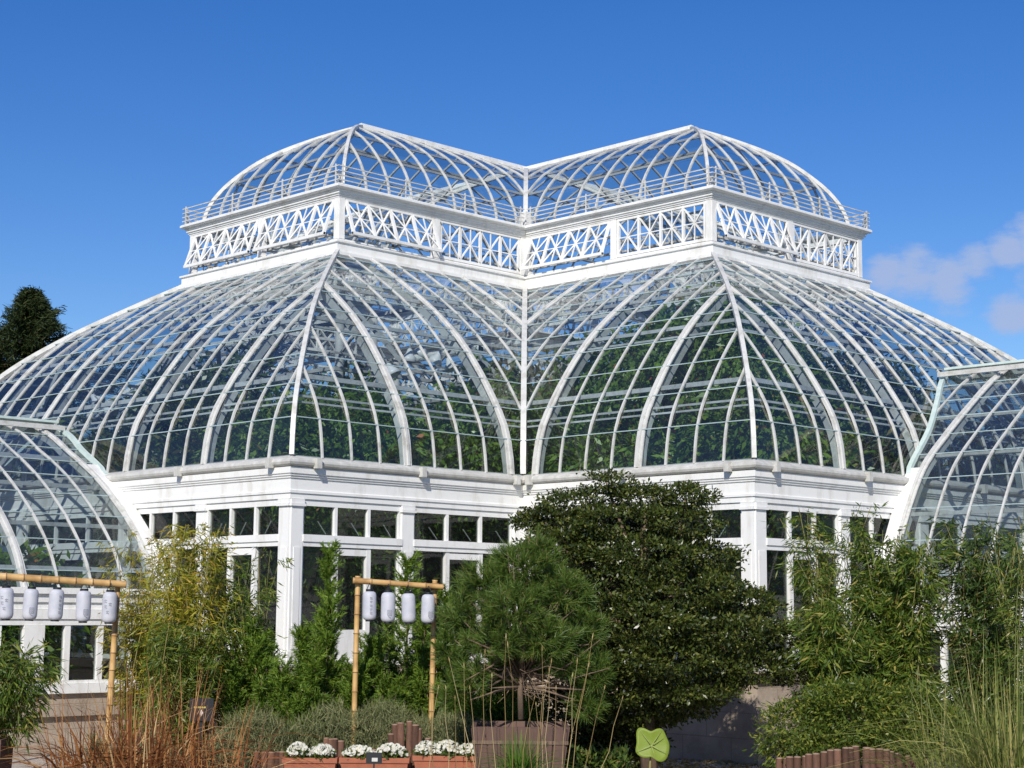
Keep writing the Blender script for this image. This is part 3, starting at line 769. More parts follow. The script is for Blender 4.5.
undergrowth(11.6, 5.6, 1.4, 1.2, 4.4, 'shrub behind the windows right of the left corner pilaster', 90)
undergrowth(8.6, 5.8, 1.6, 1.2, 4.6, 'shrub behind the windows left of the central valley', 90)
undergrowth(12.0, 3.2, 1.1, 1.9, 4.4, 'shrub behind the windows left of the left corner pilaster', 90)
undergrowth(11.9, -1.4, 1.0, 2.6, 4.3, 'shrub behind the end wall where the left wing joins', 90)
undergrowth(5.8, 10.6, 1.2, 2.2, 4.4, 'shrub behind the wall hidden by the big evergreen bush', 100)
undergrowth(3.4, 12.0, 2.0, 1.0, 4.4, 'shrub behind the windows right of the right corner pilaster', 90)
undergrowth(-1.4, 12.0, 2.6, 1.0, 4.3, 'shrub behind the end wall where the right wing joins', 90)
undergrowth(15.6, 1.6, 1.7, 1.6, 3.5, 'green shrub inside the left wing nearest the dome', 80, 'palm_leaf', in_left)
undergrowth(18.8, 1.4, 2.0, 1.7, 3.6, 'green shrub inside the left wing towards its outer end', 80, 'palm_leaf', in_left)
undergrowth(1.6, 15.2, 1.6, 1.7, 4.1, 'green shrub inside the right wing nearest the dome', 90, 'palm_leaf', in_right)
undergrowth(1.4, 18.4, 1.7, 1.9, 4.3, 'green shrub inside the right wing towards its outer end', 90, 'palm_leaf', in_right)

def bell_lamp(x, y, z, label, tilt=0):
    root = empty('bell_lamp', (x, y, z)); tag(root, label, 'lamp', 'white lamps hung under the dome')
    a = MB(); a.lathe([(.02, .20), (.05, .18), (.07, .10), (.13, .02), (.17, -.08), (.165, -.08), (.12, .015), (.06, .09), (.02, .17)], 14); s = a.build('lamp_shade', 'lamp_white', root, True)
    b = MB(); b.bar((0, 0, .19), (0, 0, .55), .025); b.build('hanger', 'steel', root)
    root.rotation_euler = (tilt, tilt*.6, 0); root.scale = (1, 1, 1)
def behind_glass(px, py, extra):
    for D in np.arange(28, 48, .05):
        P = at(px, py, D)[None]
        if under_glass(P+np.array([[0, 0, .1]]))[0] and D > 30: return at(px, py, D+extra)
    return at(px, py, 38)
for i, (px, py) in enumerate(((392, 372), (409, 358), (421, 352), (436, 360), (451, 366), (463, 368))):
    p = behind_glass(px, py, .25+.06*i); nm = ['leftmost', 'second from the left', 'third from the left', 'fourth from the left', 'fifth from the left', 'rightmost'][i]
    bell_lamp(*p, '%s white bell lamp behind the glass left of the valley' % nm, RNG.uniform(-.6, .6))
for i, (px, py) in enumerate(((97, 401), (110, 413))):
    p = behind_glass(px, py, .3); bell_lamp(*p, ['upper', 'lower'][i]+' white bell lamp behind the far left dome glass above the left wing', .7)
p = behind_glass(877, 366, .3); bell_lamp(*p, 'single white bell lamp behind the dome glass above the right wing', .1)

# ------------------------------------------------------------------ garden: shrubs and trees
G = lambda px, D: on_ground(px, D)
# big glossy evergreen
D = 26.5
HL = [lobe(606, 482, 24, 10, D), lobe(572, 505, 36, 13, D), lobe(640, 498, 34, 11, D+.2), lobe(686, 497, 26, 11, D), lobe(545, 522, 28, 13, D), lobe(622, 522, 56, 15, D-.2), lobe(684, 524, 34, 14, D-.1),
      lobe(562, 548, 40, 16, D-.3), lobe(645, 556, 62, 17, D-.4), lobe(706, 560, 34, 16, D-.1), lobe(604, 586, 58, 17, D-.6), lobe(690, 592, 58, 18, D-.5), lobe(548, 592, 30, 20, D), lobe(742, 604, 34, 14, D),
      lobe(636, 622, 70, 18, D-.8), lobe(722, 632, 58, 17, D-.6), lobe(570, 630, 36, 22, D-.1), lobe(776, 638, 22, 16, D), lobe(655, 658, 66, 18, D-.8), lobe(745, 666, 46, 16, D-.4), lobe(786, 668, 16, 14, D),
      lobe(596, 668, 42, 20, D-.4), lobe(690, 690, 54, 11, D-.5), lobe(626, 692, 34, 12, D-.6), lobe(596, 704, 24, 24, D+.3), lobe(608, 745, 28, 26, D+.5), lobe(562, 720, 32, 32, D+.6), lobe(640, 712, 44, 13, D+.1), lobe(676, 706, 40, 10, D), lobe(634, 740, 26, 26, D+.8), lobe(580, 750, 30, 24, D+.7)]
FILL = [lobe(600, 570, 56, 48, D+1.2, 30), lobe(680, 590, 60, 60, D+1.2, 30), lobe(735, 640, 36, 28, D+1.0, 25), lobe(588, 640, 46, 44, D+1.0, 25), lobe(660, 528, 40, 20, D+1.1, 25), lobe(640, 640, 84, 44, D+1.2, 30)]
bush('evergreen_shrub', 'huge dark glossy evergreen bush with layered branches before the inner corner', 'shrub', G(650, D), HL+FILL, 3400, 44, .085, .072, .036, 'holly', .0, None, .14, .72, .8, .42)
# pine in its tub
def needles(Cn, N, L, W):
    n = len(Cn); d = unit(N); s = unit(np.cross(d, RNG.normal(0, 1, (n, 3))))
    Lr = L*RNG.uniform(.7, 1.15, (n, 1))
    V = np.stack([Cn-s*W/2, Cn+s*W/2, Cn+d*Lr+s*W/6+np.array([0, 0, -.012]), Cn+d*Lr-s*W/6+np.array([0, 0, -.012])], 1).reshape(-1, 3)
    return V, np.arange(4*n).reshape(n, 4)
D = 24.3
base = at(521, 712, D); root = empty('potted_pine', base); tag(root, 'rounded green pine with long soft needles growing from a tapered brown tub', 'tree')
PL = [lobe(528, 568, 40, 22, D), lobe(490, 580, 34, 20, D), lobe(562, 590, 34, 22, D-.1), lobe(466, 612, 26, 24, D), lobe(520, 606, 50, 24, D-.4, 40), lobe(585, 626, 24, 26, D), lobe(452, 648, 18, 24, D+.1),
      lobe(545, 638, 40, 20, D-.3, 40), lobe(492, 640, 34, 20, D-.3, 40), lobe(594, 668, 20, 24, D), lobe(455, 690, 18, 20, D+.1), lobe(588, 702, 18, 18, D+.1), lobe(540, 548, 18, 12, D), lobe(505, 556, 16, 12, D+.1),
      lobe(525, 660, 44, 16, D+.4, 40), lobe(474, 672, 18, 18, D-.2), lobe(568, 662, 22, 18, D-.2)]
Cn, N = lobes_cloud(PL, 1150, 1, .03, .5)
tw = []; K = 44
tips = np.repeat(Cn, K, 0); dirs = np.repeat(unit(N*np.array([1, 1, .7])+np.array([0, 0, .55])), K, 0)
back = RNG.uniform(0, .16, (len(tips), 1))
V, F = needles(tips-dirs*back, dirs*.9+RNG.normal(0, .42, tips.shape), .16, .0085)
arr_mesh('needles', V-base, F, 'pine', root)
mb = MB()
mb.tube([(0, 0, -.1), (.02, 0, .35), (-.02, .03, .8), (0, 0, 1.3), (0, 0, 1.9)], [.045, .040, .034, .026, .012], 8)
for i, c in enumerate(Cn[::10]):
    s = np.array([0, 0, RNG.uniform(.35, 1.5)]); t = c-base; mid = (s+t)/2+np.array([0, 0, -.10])
    mb.tube([s, mid, t], [.020, .014, .006], 5)
for px, py in ((600, 640), (585, 690), (455, 640), (470, 700), (492, 688), (575, 700), (610, 668), (505, 665)):
    t = at(px, py, D-.25)-base; mb.tube([(0, 0, .35), (t[0]*.5, t[1]*.5, .35+(t[2]-.35)*.35), t], [.022, .016, .006], 5)
for i in range(46):                       # dead lower twigs
    a = RNG.uniform(0, 6.283); r_ = RNG.uniform(.25, .95); z_ = RNG.uniform(.12, .95); p_ = np.array([0, 0, RNG.uniform(.2, .8)]); e_ = np.array([math.cos(a)*r_, math.sin(a)*r_, z_]); c_ = (p_+e_)/2+RNG.normal(0, .07, 3)
    mb.tube([p_, c_, e_], [.009, .007, .003], 4)
mb.build('branches', 'bark', root, True)
# its tub
pb = on_ground(521, D, 0)
root = empty('wooden_tub', pb); tag(root, 'square tapered dark brown planter tub under the potted pine', 'planter')
k = D/FPX; zt = at(521, 724, D)[2]
mb = MB(); wt, wb = 46*k, 36*k
def frustum(mb, w0, w1, z0, z1, th=.05):
    c, s = math.cos(YAW), math.sin(YAW)
    def q(x, y, z): return (x*c-y*s, x*s+y*c, z)
    vs = []
    for w, z in ((w0, z0), (w1, z1), (w1-th, z1), (w0-th, z0+.05)):
        vs += [q(-w, -w, z), q(w, -w, z), q(w, w, z), q(-w, w, z)]
    fs = [(0, 3, 2, 1)]
    for r in range(3):
        for i in range(4): a, b = r*4+i, r*4+(i+1) % 4; fs.append((a, b, b+4, a+4))
    mb.add(vs, fs)
frustum(mb, wb, wt, 0, zt); mb.build('tub_wall', 'potwood', root)
mb = MB(); cc_, ss_ = math.cos(YAW), math.sin(YAW)
for sd in range(4):
    ca, sa = math.cos(sd*math.pi/2), math.sin(sd*math.pi/2)
    for i in range(7):
        u0, u1 = -1+2*i/7+.012, -1+2*(i+1)/7-.012; e = .014+RNG.uniform(0, .007); vs = []
        for o in (.001, e):
            for w_, z_ in ((wb, .01), (wt, zt-.004*i)):
                for u in (u0, u1):
                    x, y = w_+o, u*w_; x, y = x*ca-y*sa, x*sa+y*ca; vs.append((x*cc_-y*ss_, x*ss_+y*cc_, z_))
        mb.add(vs, [(0, 1, 3, 2), (4, 6, 7, 5), (0, 4, 5, 1), (2, 3, 7, 6), (0, 2, 6, 4), (1, 5, 7, 3)])
mb.build('planks', 'potwood', root)
for z_ in (.25, .8):
    mb = MB(); w_ = wb+(wt-wb)*z_+.022; pts = [(x*cc_-y*ss_, x*ss_+y*cc_, zt*z_) for x, y in ((w_, w_), (-w_, w_), (-w_, -w_), (w_, -w_), (w_, w_))]
    for a_, b_ in zip(pts, pts[1:]): mb.bar(a_, b_, .012, .05)
    mb.build('hoop', 'bark', root)
mb = MB(); frustum(mb, wt-.052, wt-.05, zt-.12, zt-.10, .5); mb.build('soil', 'soil', root)

# feathery conifers behind the lantern stand
def conifer(px, py_top, py_bot, wpx, D, label, n=420, m='conifer', plumes=9):
    base = G(px, D); root = empty('feathery_conifer', base); tag(root, label, 'tree', 'young conifers behind the lantern stand')
    top = at(px, py_top, D); h = top[2]; k = D/FPX; z0 = max(.1, at(px, py_bot, D)[2]); rr = wpx*k/2
    axes = [(base, top)]
    for i in range(plumes):
        a = RNG.uniform(0, 6.283); q = RNG.uniform(.35, 1.0); fz = RNG.uniform(.40, .93)*(1.12-.42*q)
        axes.append((base+np.array([math.cos(a), math.sin(a), 0])*rr*.25*q, base+np.array([math.cos(a)*rr*q, math.sin(a)*rr*q, z0+(h-z0)*min(.9, fz)])))
    cs = []; ds = []; mb = MB(); per = int(n/(len(axes)+2))
    for i, (p, q) in enumerate(axes):
        p = np.array([p[0], p[1], 0.]); mid = (p+q)/2+np.array([0, 0, -.06*h]) if i else (p+q)/2
        f = lambda t: (1-t)**2*p+2*t*(1-t)*mid+t*t*q
        mb.tube([f(t)-base for t in (0, .3, .6, .97)], [.035, .025, .014, .004] if i == 0 else [.018, .014, .009, .003], 6)
        for _ in range(per*(3 if i == 0 else 1)):
            t = RNG.uniform(.12 if i else .2, 1.0)**.8; c = f(t); ax = unit(q-p)
            if c[2] < z0*.8: continue
            sp = RNG.normal(0, 1, 3); sp -= ax*sp.dot(ax); sp = unit(sp); rad = (.10+.30*(1-t)**.8)*RNG.uniform(.15, 1.1)*min(1.3, rr*1.1)
            cs.append(c+sp*rad); ds.append(unit(sp*.8+ax*.9+np.array([0, 0, .1])))
    mb.build('trunk', 'bark', root, True)
    cs = np.array(cs); ds = np.array(ds); K = 46
    dd = np.repeat(ds, K, 0); s_ = RNG.uniform(-.14, .12, (len(dd), 1)); fan = unit(RNG.normal(0, 1, cs.shape)); side = np.repeat(fan-ds*np.sum(fan*ds, 1, keepdims=True), K, 0)
    cc = np.repeat(cs, K, 0)+dd*s_
    V, F = needles(cc, dd*.75+side*RNG.normal(0, .75, (len(dd), 1))+RNG.normal(0, .18, dd.shape), .085, .014)
    arr_mesh('foliage', V-base, F, m, root)
conifer(330, 546, 725, 84, 26.6, 'pale green feathery conifer spire behind the left pole of the lantern stand', 640)
conifer(408, 556, 725, 96, 27.2, 'broad feathery conifer rising between the poles of the lantern stand', 760)
conifer(303, 630, 735, 74, 26.0, 'low dark conifer bush at the foot of the left corner pilaster', 900, 'conifer', 15)
conifer(372, 640, 735, 84, 26.4, 'dense low conifer filling the space under the hanging lanterns', 1100, 'conifer', 18)
conifer(446, 590, 735, 60, 26.8, 'narrow conifer between the right pole and the pine', 600, 'conifer', 11)
conifer(252, 618, 730, 70, 26.3, 'green conifer bush between the yellow bamboo and the corner pilaster', 900, 'conifer', 15)
conifer(500, 640, 745, 120, 26.4, 'dark low conifer bush behind the tub of the pine', 1300, 'conifer', 24)

# bamboo clumps
def bamboo(name, px0, px1, ytop, ybot, D, ncul, nleaf, m, label, L=.135, W=.021, group=None, arch=.35, fill=(.25, 1.0), dd=.7):
    pc = (px0+px1)/2; base = G(pc, D); k = D/FPX
    root = empty(name, base); tag(root, label, 'bamboo', group)
    cu = MB(); cs = []; ds = []
    for i in range(ncul):
        b = on_ground(RNG.uniform(px0+.22*(px1-px0), px1-.22*(px1-px0)), D+RNG.uniform(-dd, dd))
        tp = at(RNG.uniform(px0, px1), ytop+abs(RNG.normal(0, .28))*(ybot-ytop), D+RNG.uniform(-dd, dd))
        ts = np.linspace(0, 1, 9); P = np.array([b+(np.array([tp[0]-b[0], tp[1]-b[1], 0])*t**2.1)+np.array([0, 0, tp[2]*(t-.06*t**3)/.94]) for t in ts])
        cu.tube(P-base, list(np.linspace(.014, .004, 9)), 5)
        # leafy side shoots
        for j in range(max(3, nleaf//14)):
            t = RNG.uniform(*fill); q = np.array([np.interp(t, ts, P[:, c]) for c in range(3)])
            a = RNG.uniform(0, 6.283); ln = RNG.uniform(.08, .45)*(1.1-.5*t)
            dv = np.array([math.cos(a), math.sin(a), .35]); e = q+dv*ln
            for _ in range(14):
                s = RNG.uniform(.2, 1.05); cs.append(q+(e-q)*s+RNG.normal(0, .045, 3)); ds.append(dv*.8+np.array([0, 0, -.45]))
    cu.build('culms', 'culm', root, True)
    V, F = leaves(np.array(cs), unit(np.array(ds)), L, W, arch, .55)
    arr_mesh('foliage', V-base, F, m, root)
bamboo('bamboo_clump', 104, 184, 530, 725, 29.2, 34, 210, 'bamboo_yellow', 'airy yellow bamboo clump behind the right pole of the left lantern stand', group='bamboo clumps on the left')
bamboo('bamboo_clump', 150, 232, 520, 725, 26.2, 36, 290, 'bamboo_yellow', 'tallest yellow-green bamboo clump in front of the left wing junction', group='bamboo clumps on the left')
bamboo('bamboo_clump', 200, 282, 548, 725, 26.8, 28, 240, 'bamboo_leaf', 'greener bamboo clump left of the left corner pilaster', group='bamboo clumps on the left')
bamboo('bamboo_clump', 140, 225, 612, 735, 25.6, 26, 300, 'bamboo_leaf', 'low green bamboo thicket at the foot of the yellow bamboo', group='bamboo clumps on the left')
bamboo('bamboo_clump', 778, 872, 502, 740, 27.6, 40, 290, 'bamboo_leaf', 'light green bamboo reaching up over the right corner pilaster', group='bamboo clumps on the right')
bamboo('bamboo_clump', 850, 948, 530, 740, 26.6, 48, 420, 'bamboo_leaf', 'broad-leaved bamboo clump below the white end rib of the right wing', .17, .028, 'bamboo clumps on the right')
bamboo('bamboo_clump', 930, 1034, 520, 740, 26.8, 44, 360, 'bamboo_dark', 'darker bamboo clump in front of the right wing glass, behind the tall grass', .16, .026, 'bamboo clumps on the right')
bamboo('bamboo_clump', 985, 1060, 500, 740, 25.6, 20, 180, 'bamboo_leaf', 'thin airy bamboo at the far right picture edge', .13, .020, 'bamboo clumps on the right')
bamboo('bamboo_clump', 800, 880, 600, 745, 26.0, 30, 340, 'bamboo_leaf', 'low bamboo thicket between the right corner pilaster and the log edging', .17, .028, 'bamboo clumps on the right')

# low shrub above the right log edging
D = 24.2
SL = [lobe(800, 730, 40, 28, D), lobe(850, 712, 52, 32, D), lobe(905, 725, 44, 34, D), lobe(820, 742, 40, 14, D-.4), lobe(890, 738, 44, 14, D-.4), lobe(785, 750, 24, 14, D-.2), lobe(945, 735, 30, 24, D), lobe(850, 694, 34, 14, D+.1), lobe(915, 704, 30, 14, D+.1)]
bush('low_shrub', 'low spreading yellow-green shrub spilling over the log edging at lower right', 'shrub', G(860, D), SL, 640, 30, .085, .085, .026, 'low_shrub', .1, None, .04, .62, .8, .6)

# potted bamboo at the left edge
D = 23.0
root = empty('tall_planter', G(-8, D)); tag(root, 'brown wooden planter box at the lower left picture edge', 'planter')
k = D/FPX; zt = at(-8, 738, D)[2]
mb = MB(); frustum(mb, 19*k, 21*k, 0, zt, .04); mb.build('planter_wall', 'potwood', root)
mb = MB(); frustum(mb, 21*k-.042, 21*k-.04, zt-.08, zt-.06, .2); mb.build('soil', 'soil', root)
b2 = np.array(root.location)+np.array([0, 0, zt-.07])
root = empty('potted_bamboo', b2); tag(root, 'bushy green bamboo with drooping narrow leaves growing from the planter at the left edge', 'bamboo')
cs = []; ds = []; cu = MB()
BL = [lobe(18, 672, 30, 30, D), lobe(-10, 670, 34, 34, D), lobe(15, 700, 34, 26, D), lobe(-8, 700, 30, 24, D), lobe(8, 722, 26, 16, D)]
Cn, N = lobes_cloud(BL, 230, 16, .08, .3)
V, F = leaves(Cn, unit(N+np.array([0, 0, -.7])), .17, .024, .3, .5); arr_mesh('foliage', V-b2, F, 'bamboo_leaf', root)
for c in Cn[::60]: cu.tube([(0, 0, 0), (c-b2)*np.array([.3, .3, .6]), c-b2], [.014, .010, .004], 5)
cu.build('culms', 'culm', root, True)

# grasses
def blades(base, n, spread, hmin, hmax, w, lean, droop, plume=0):
    V = []; F = []; o = 0; S = 7
    for i in range(n):
        a = RNG.uniform(0, 6.283); r = spread*math.sqrt(RNG.uniform(0, 1)); b = np.array([math.cos(a)*r, math.sin(a)*r, 0])
        a2 = a+RNG.normal(0, .8); h = RNG.uniform(hmin, hmax); le = lean*abs(RNG.normal(.5, .5)); dr = droop*max(0, RNG.normal(.5, .6))
        dv = np.array([math.cos(a2), math.sin(a2), 0]); sd = np.array([-dv[1], dv[0], 0])*math.cos(RNG.uniform(0, 3.1))+UPZ*0
        sd = unit(sd+RNG.normal(0, .35, 3))
        for j in range(S):
            t = j/(S-1); p = b+dv*(le*t*h+dr*h*t**3*.7)+UPZ*(h*(t-.55*dr*t**3.2)); ww = w*(1-t**1.6)*.5+.0012
            V += [p-sd*ww, p+sd*ww]
            if j: F.append((o+2*j-2, o+2*j-1, o+2*j+1, o+2*j))
        o += 2*S
    return np.array(V), np.array(F)
def grass(name, label, cat, px, D, n, spread, hmin, hmax, w, lean, droop, m, group=None, z=0):
    base = on_ground(px, D, z); root = tag(empty(name, base), label, cat, group)
    V, F = blades(base, n, spread, hmin, hmax, w, lean, droop); arr_mesh('blades', V, F, m, root)
    return root
GL = 'rust-coloured grass clumps'
grass('ornamental_grass', 'leftmost rust-brown grass clump, below the right pole of the left lantern stand', 'grass', 100, 22.6, 260, .46, .7, 1.75, .027, .36, 1.15, 'rust', GL)
grass('ornamental_grass', 'rust-brown grass clump with the tallest arching blades, in the middle of the dry grasses', 'grass', 158, 22.2, 330, .52, .7, 2.0, .027, .40, 1.15, 'rust', GL)
grass('ornamental_grass', 'rust-brown grass clump in front of the dark name board', 'grass', 218, 22.0, 240, .48, .6, 1.6, .027, .42, 1.15, 'rust', GL)
grass('ornamental_grass', 'thin tall rust stalks leaning right beside the left terracotta trough', 'grass', 196, 22.8, 46, .30, 1.3, 2.0, .014, .36, .35, 'rust', GL)
grass('ornamental_grass', 'thin tall rust stalks around the foot of the yellow bamboo', 'grass', 128, 23.2, 46, .34, 1.3, 2.0, .014, .30, .4, 'rust', GL)
GT = 'tall green grasses at lower right'
grass('tall_grass', 'tall green grass clump at the lower right picture corner', 'grass', 1005, 21.8, 360, .40, 1.3, 2.5, .021, .26, .75, 'tallgrass', GT)
grass('tall_grass', 'looser grass clump with pale upright blades right of the log edging', 'grass', 950, 22.2, 240, .36, .9, 2.0, .020, .28, .8, 'tallgrass', GT)
grass('spiky_grass', 'bright green spiky grass tuft in front of the brown tub', 'grass', 521, 23.0, 620, .10, .45, .92, .016, .26, .85, 'mondo', None, .16)

def stalks():
    base = on_ground(525, 22.6); root = tag(empty('dry_stalks', base), 'thin straw-coloured seed stalks standing in front of the potted pine', 'grass')
    st = MB(); hd = MB()
    for (x0, x1, yt) in ((472, 464, 668), (484, 470, 690), (489, 450, 663), (500, 492, 678), (507, 506, 640), (512, 508, 648), (531, 528, 690), (538, 542, 652), (545, 551, 664), (549, 556, 690), (552, 549, 672),
                         (561, 577, 664), (566, 588, 668), (575, 604, 690), (583, 622, 700), (441, 430, 676), (452, 446, 690), (462, 455, 700), (560, 572, 678), (520, 534, 700), (478, 485, 655), (570, 592, 640), (427, 438, 690), (540, 536, 706)):
        D = 22.6+RNG.uniform(-.3, .3); b = on_ground(x0, D); t = at(x1, yt, D+RNG.uniform(-.1, .1)); mid = (b+t)/2+np.array([0, 0, .06])+rt*RNG.normal(0, .035)
        st.tube([b-base, (b+mid)/2-base+rt*RNG.normal(0, .015), mid-base, (mid+t)/2-base+rt*RNG.normal(0, .02), t-base], [.0045, .0045, .004, .003, .002], 5); hd.tube([t-base, t-base+(t-mid)*.04, t-base+(t-mid)*.09], [.002, .008, .002], 5)
    st.build('stems', 'straw', root); hd.build('seed_heads', 'straw', root)
stalks()

# grey-green ground planting behind the troughs
def cover():
    V = []; n = 15000
    px = RNG.uniform(232, 486, n); D = RNG.uniform(25.3, 26.9, n); base = on_ground(360, 26)
    P = np.array([on_ground(a, b) for a, b in zip(px, D)]); P[:, 2] = RNG.uniform(.1, 1.32, n)*(.82+.14*np.sin(px*.07)*np.cos(px*.031))
    N = unit(np.c_[RNG.normal(0, .35, (n, 2)), np.ones(n)])
    V, F = needles(np.repeat(P, 4, 0)+RNG.normal(0, .05, (n*4, 3)), np.repeat(N, 4, 0)+RNG.normal(0, .55, (n*4, 3)), .15, .009)
    o = arr_mesh('ground_cover', V-base, F, 'greygreen'); o.location = tuple(base); tag(o, 'grey-green feathery low planting behind the flower troughs', 'ground cover', kind='stuff')
    n = 5200
    px = RNG.uniform(95, 250, n); D = RNG.uniform(24.2, 26.0, n); base = on_ground(170, 25)
    P = np.array([on_ground(a, b) for a, b in zip(px, D)]); P[:, 2] = RNG.uniform(.05, .85, n)*(.8+.2*np.sin(px*.09))
    N = unit(np.c_[RNG.normal(0, .35, (n, 2)), np.ones(n)])
    V, F = needles(np.repeat(P, 3, 0), np.repeat(N, 3, 0)+RNG.normal(0, .4, (n*3, 3)), .15, .013)
    o = arr_mesh('ground_cover', V-base, F, 'greygreen'); o.location = tuple(base); tag(o, 'grey-green low planting around the rust-coloured grasses', 'ground cover', kind='stuff')
cover()
def litter():
    n = 3600; base = on_ground(680, 27)
    P = np.array([on_ground(a, b) for a, b in zip(RNG.uniform(560, 775, n), RNG.uniform(24.6, 31, n))]); P[:, 2] = RNG.uniform(.012, .03, n)
    V, F = leaves(P, np.c_[RNG.normal(0, 1, (n, 2)), np.full(n, .12)], .09, .045, 0, .12)
    o = arr_mesh('fallen_leaves', V-base, F, 'straw'); o.location = tuple(base); tag(o, 'dry fallen leaves scattered on the ground under the evergreen bush', 'leaves', kind='stuff')
litter()
def ferny(name, label, px0, px1, D0, D1, n, h):
    pc = (px0+px1)/2; base = on_ground(pc, (D0+D1)/2); root = tag(empty(name, base), label, 'plant')
    P = np.array([on_ground(a, b) for a, b in zip(RNG.uniform(px0, px1, n), RNG.uniform(D0, D1, n))]); P[:, 2] = h*RNG.uniform(.05, 1, n)**1.2
    V, F = leaves(P, np.c_[RNG.normal(0, .8, (n, 2)), np.full(n, .8)], .13, .045, 0, .5); arr_mesh('foliage', V-base, F, 'bamboo_dark', root)
ferny('low_plant', 'low dark leafy plant at the foot of the evergreen bush, left of the lime leaf', 560, 628, 24.6, 25.6, 900, .62)
ferny('low_plant', 'small leafy plant on the ground right of the lime-green leaf', 690, 726, 24.4, 24.9, 300, .26)

# ------------------------------------------------------------------ log edgings
def palisade(name, label, pts, group=None):
    """pts: (px, py_top, D) control points; logs every ~9 cm"""
    base = on_ground(pts[len(pts)//2][0], pts[len(pts)//2][2]); root = tag(empty(name, base), label, 'edging', group)
    px = pts[0][0]
    while px < pts[-1][0]:
        xs = [p[0] for p in pts]; D = np.interp(px, xs, [p[2] for p in pts]); y = np.interp(px, xs, [p[1] for p in pts])+RNG.normal(0, .4)
        t = at(px, y, D); r = RNG.uniform(.042, .056); b = np.array([t[0], t[1], 0.])-base
        z = t[2]; le = RNG.normal(0, .012, 2)
        mb = MB(); mb.tube([b, b+np.array([le[0], le[1], z*.5]), b+np.array([le[0]*2, le[1]*2, z-.015])], [r, r*1.02, r*.98], 10, False)
        lg = mb.build('log', 'log', root, True)
        e = MB(); tp = b+np.array([le[0]*2, le[1]*2, z-.015]); e.lathe([(r*.98, 0), (r*.8, .014), (.0, .018)], 10, tp); e.build('cut_end', 'logend', lg, False)
        px += 2*r*FPX/D*.92
palisade('log_edging', 'curved edging of upright brown logs at lower right below the low shrub', [(777, 757, 23.6), (800, 756, 23.2), (835, 749, 22.9), (860, 746, 22.9), (890, 750, 23.1), (925, 762, 23.6)], 'log edgings')
palisade('log_edging', 'edging of upright brown logs partly hidden behind the flower troughs', [(258, 752, 25.3), (318, 750, 25.1), (324, 738, 25.1), (340, 738, 25.1), (348, 752, 25.1), (385, 748, 25.0), (394, 725, 25.0), (408, 720, 25.0), (424, 729, 25.0), (432, 748, 25.0), (470, 750, 25.0)], 'log edgings')

# ------------------------------------------------------------------ flower troughs
def trough(px0, px1, ytop, D, label):
    k = D/FPX; pc = (px0+px1)/2; zt = at(pc, ytop, D)[2]; base = on_ground(pc, D, max(0, zt-.34))
    root = tag(empty('flower_trough', base), label, 'trough', 'terracotta flower troughs')
    hw = (px1-px0)/2*k; mb = MB(); h = zt-base[2]
    c, s = math.cos(YAW+math.pi/2), math.sin(YAW+math.pi/2)
    def q(x, y, z): return (x*c-y*s, x*s+y*c, z)
    vs = []; prof = [(-.06, .0), (-.02, h-.075), (.0, h-.07), (.005, h), (-.03, h), (-.05, h-.06)]
    for o, z in prof:
        for x, y in ((-1, -1), (1, -1), (1, 1), (-1, 1)): vs.append(q(x*(hw+o), y*(.16+o), z))
    fs = [(0, 3, 2, 1)]
    for r in range(len(prof)-1):
        for i in range(4): a, b = r*4+i, r*4+(i+1) % 4; fs.append((a, b, b+4, a+4))
    n = len(prof)-1; fs.append((n*4, n*4+1, n*4+2, n*4+3))
    mb.add(vs, fs); mb.build('trough_wall', 'terracotta', root)
    return base, hw, h, q
def flowers(base, hw, h, q, label, mounds):
    b = base+np.array([0, 0, h-.03]); root = tag(empty('white_chrysanthemum', b), label, 'flowers', 'white flowers in the troughs')
    cs = []; gs = []
    for c0, w, hh in mounds:
        n = 170
        for i in range(n):
            a = RNG.uniform(0, 6.283); r = math.sqrt(RNG.uniform(0, 1)); x = c0*hw+r*math.cos(a)*w*hw; y = r*math.sin(a)*.19
            z = hh*math.sqrt(max(0, 1-r*r*.85)); cs.append(q(x, y, z+RNG.uniform(-.02, .015)))
        for i in range(420):
            a = RNG.uniform(0, 6.283); r = math.sqrt(RNG.uniform(0, 1)); x = c0*hw+r*math.cos(a)*w*hw; y = r*math.sin(a)*.185
            gs.append(q(x, y, RNG.uniform(.0, .92)*hh*math.sqrt(max(0, 1-r*r*.85))))
    cs = np.array(cs); K = 9
    ang = np.tile(np.arange(K)*2*math.pi/K, len(cs)); cc = np.repeat(cs, K, 0)
    fx = unit(np.array([-fw[0], -fw[1], .9])); nrm = np.repeat(unit(np.array([[*fx]])+RNG.normal(0, .45, cs.shape)), K, 0)
    t1 = unit(np.cross(nrm, UPZ)); t2 = np.cross(nrm, t1)
    d = t1*np.cos(ang)[:, None]+t2*np.sin(ang)[:, None]+nrm*.25; s = np.cross(nrm, d)
    V = np.stack([cc, cc+d*.018+s*.008, cc+d*.03, cc+d*.018-s*.008], 1).reshape(-1, 3)
    arr_mesh('blossoms', V, np.arange(len(V)).reshape(-1, 4), 'petal', root)
    gs = np.array(gs); V, F = leaves(gs, np.tile([0, 0, 1.], (len(gs), 1)), .07, .035, 0, .9); arr_mesh('leaves', V, F, 'bamboo_dark', root)
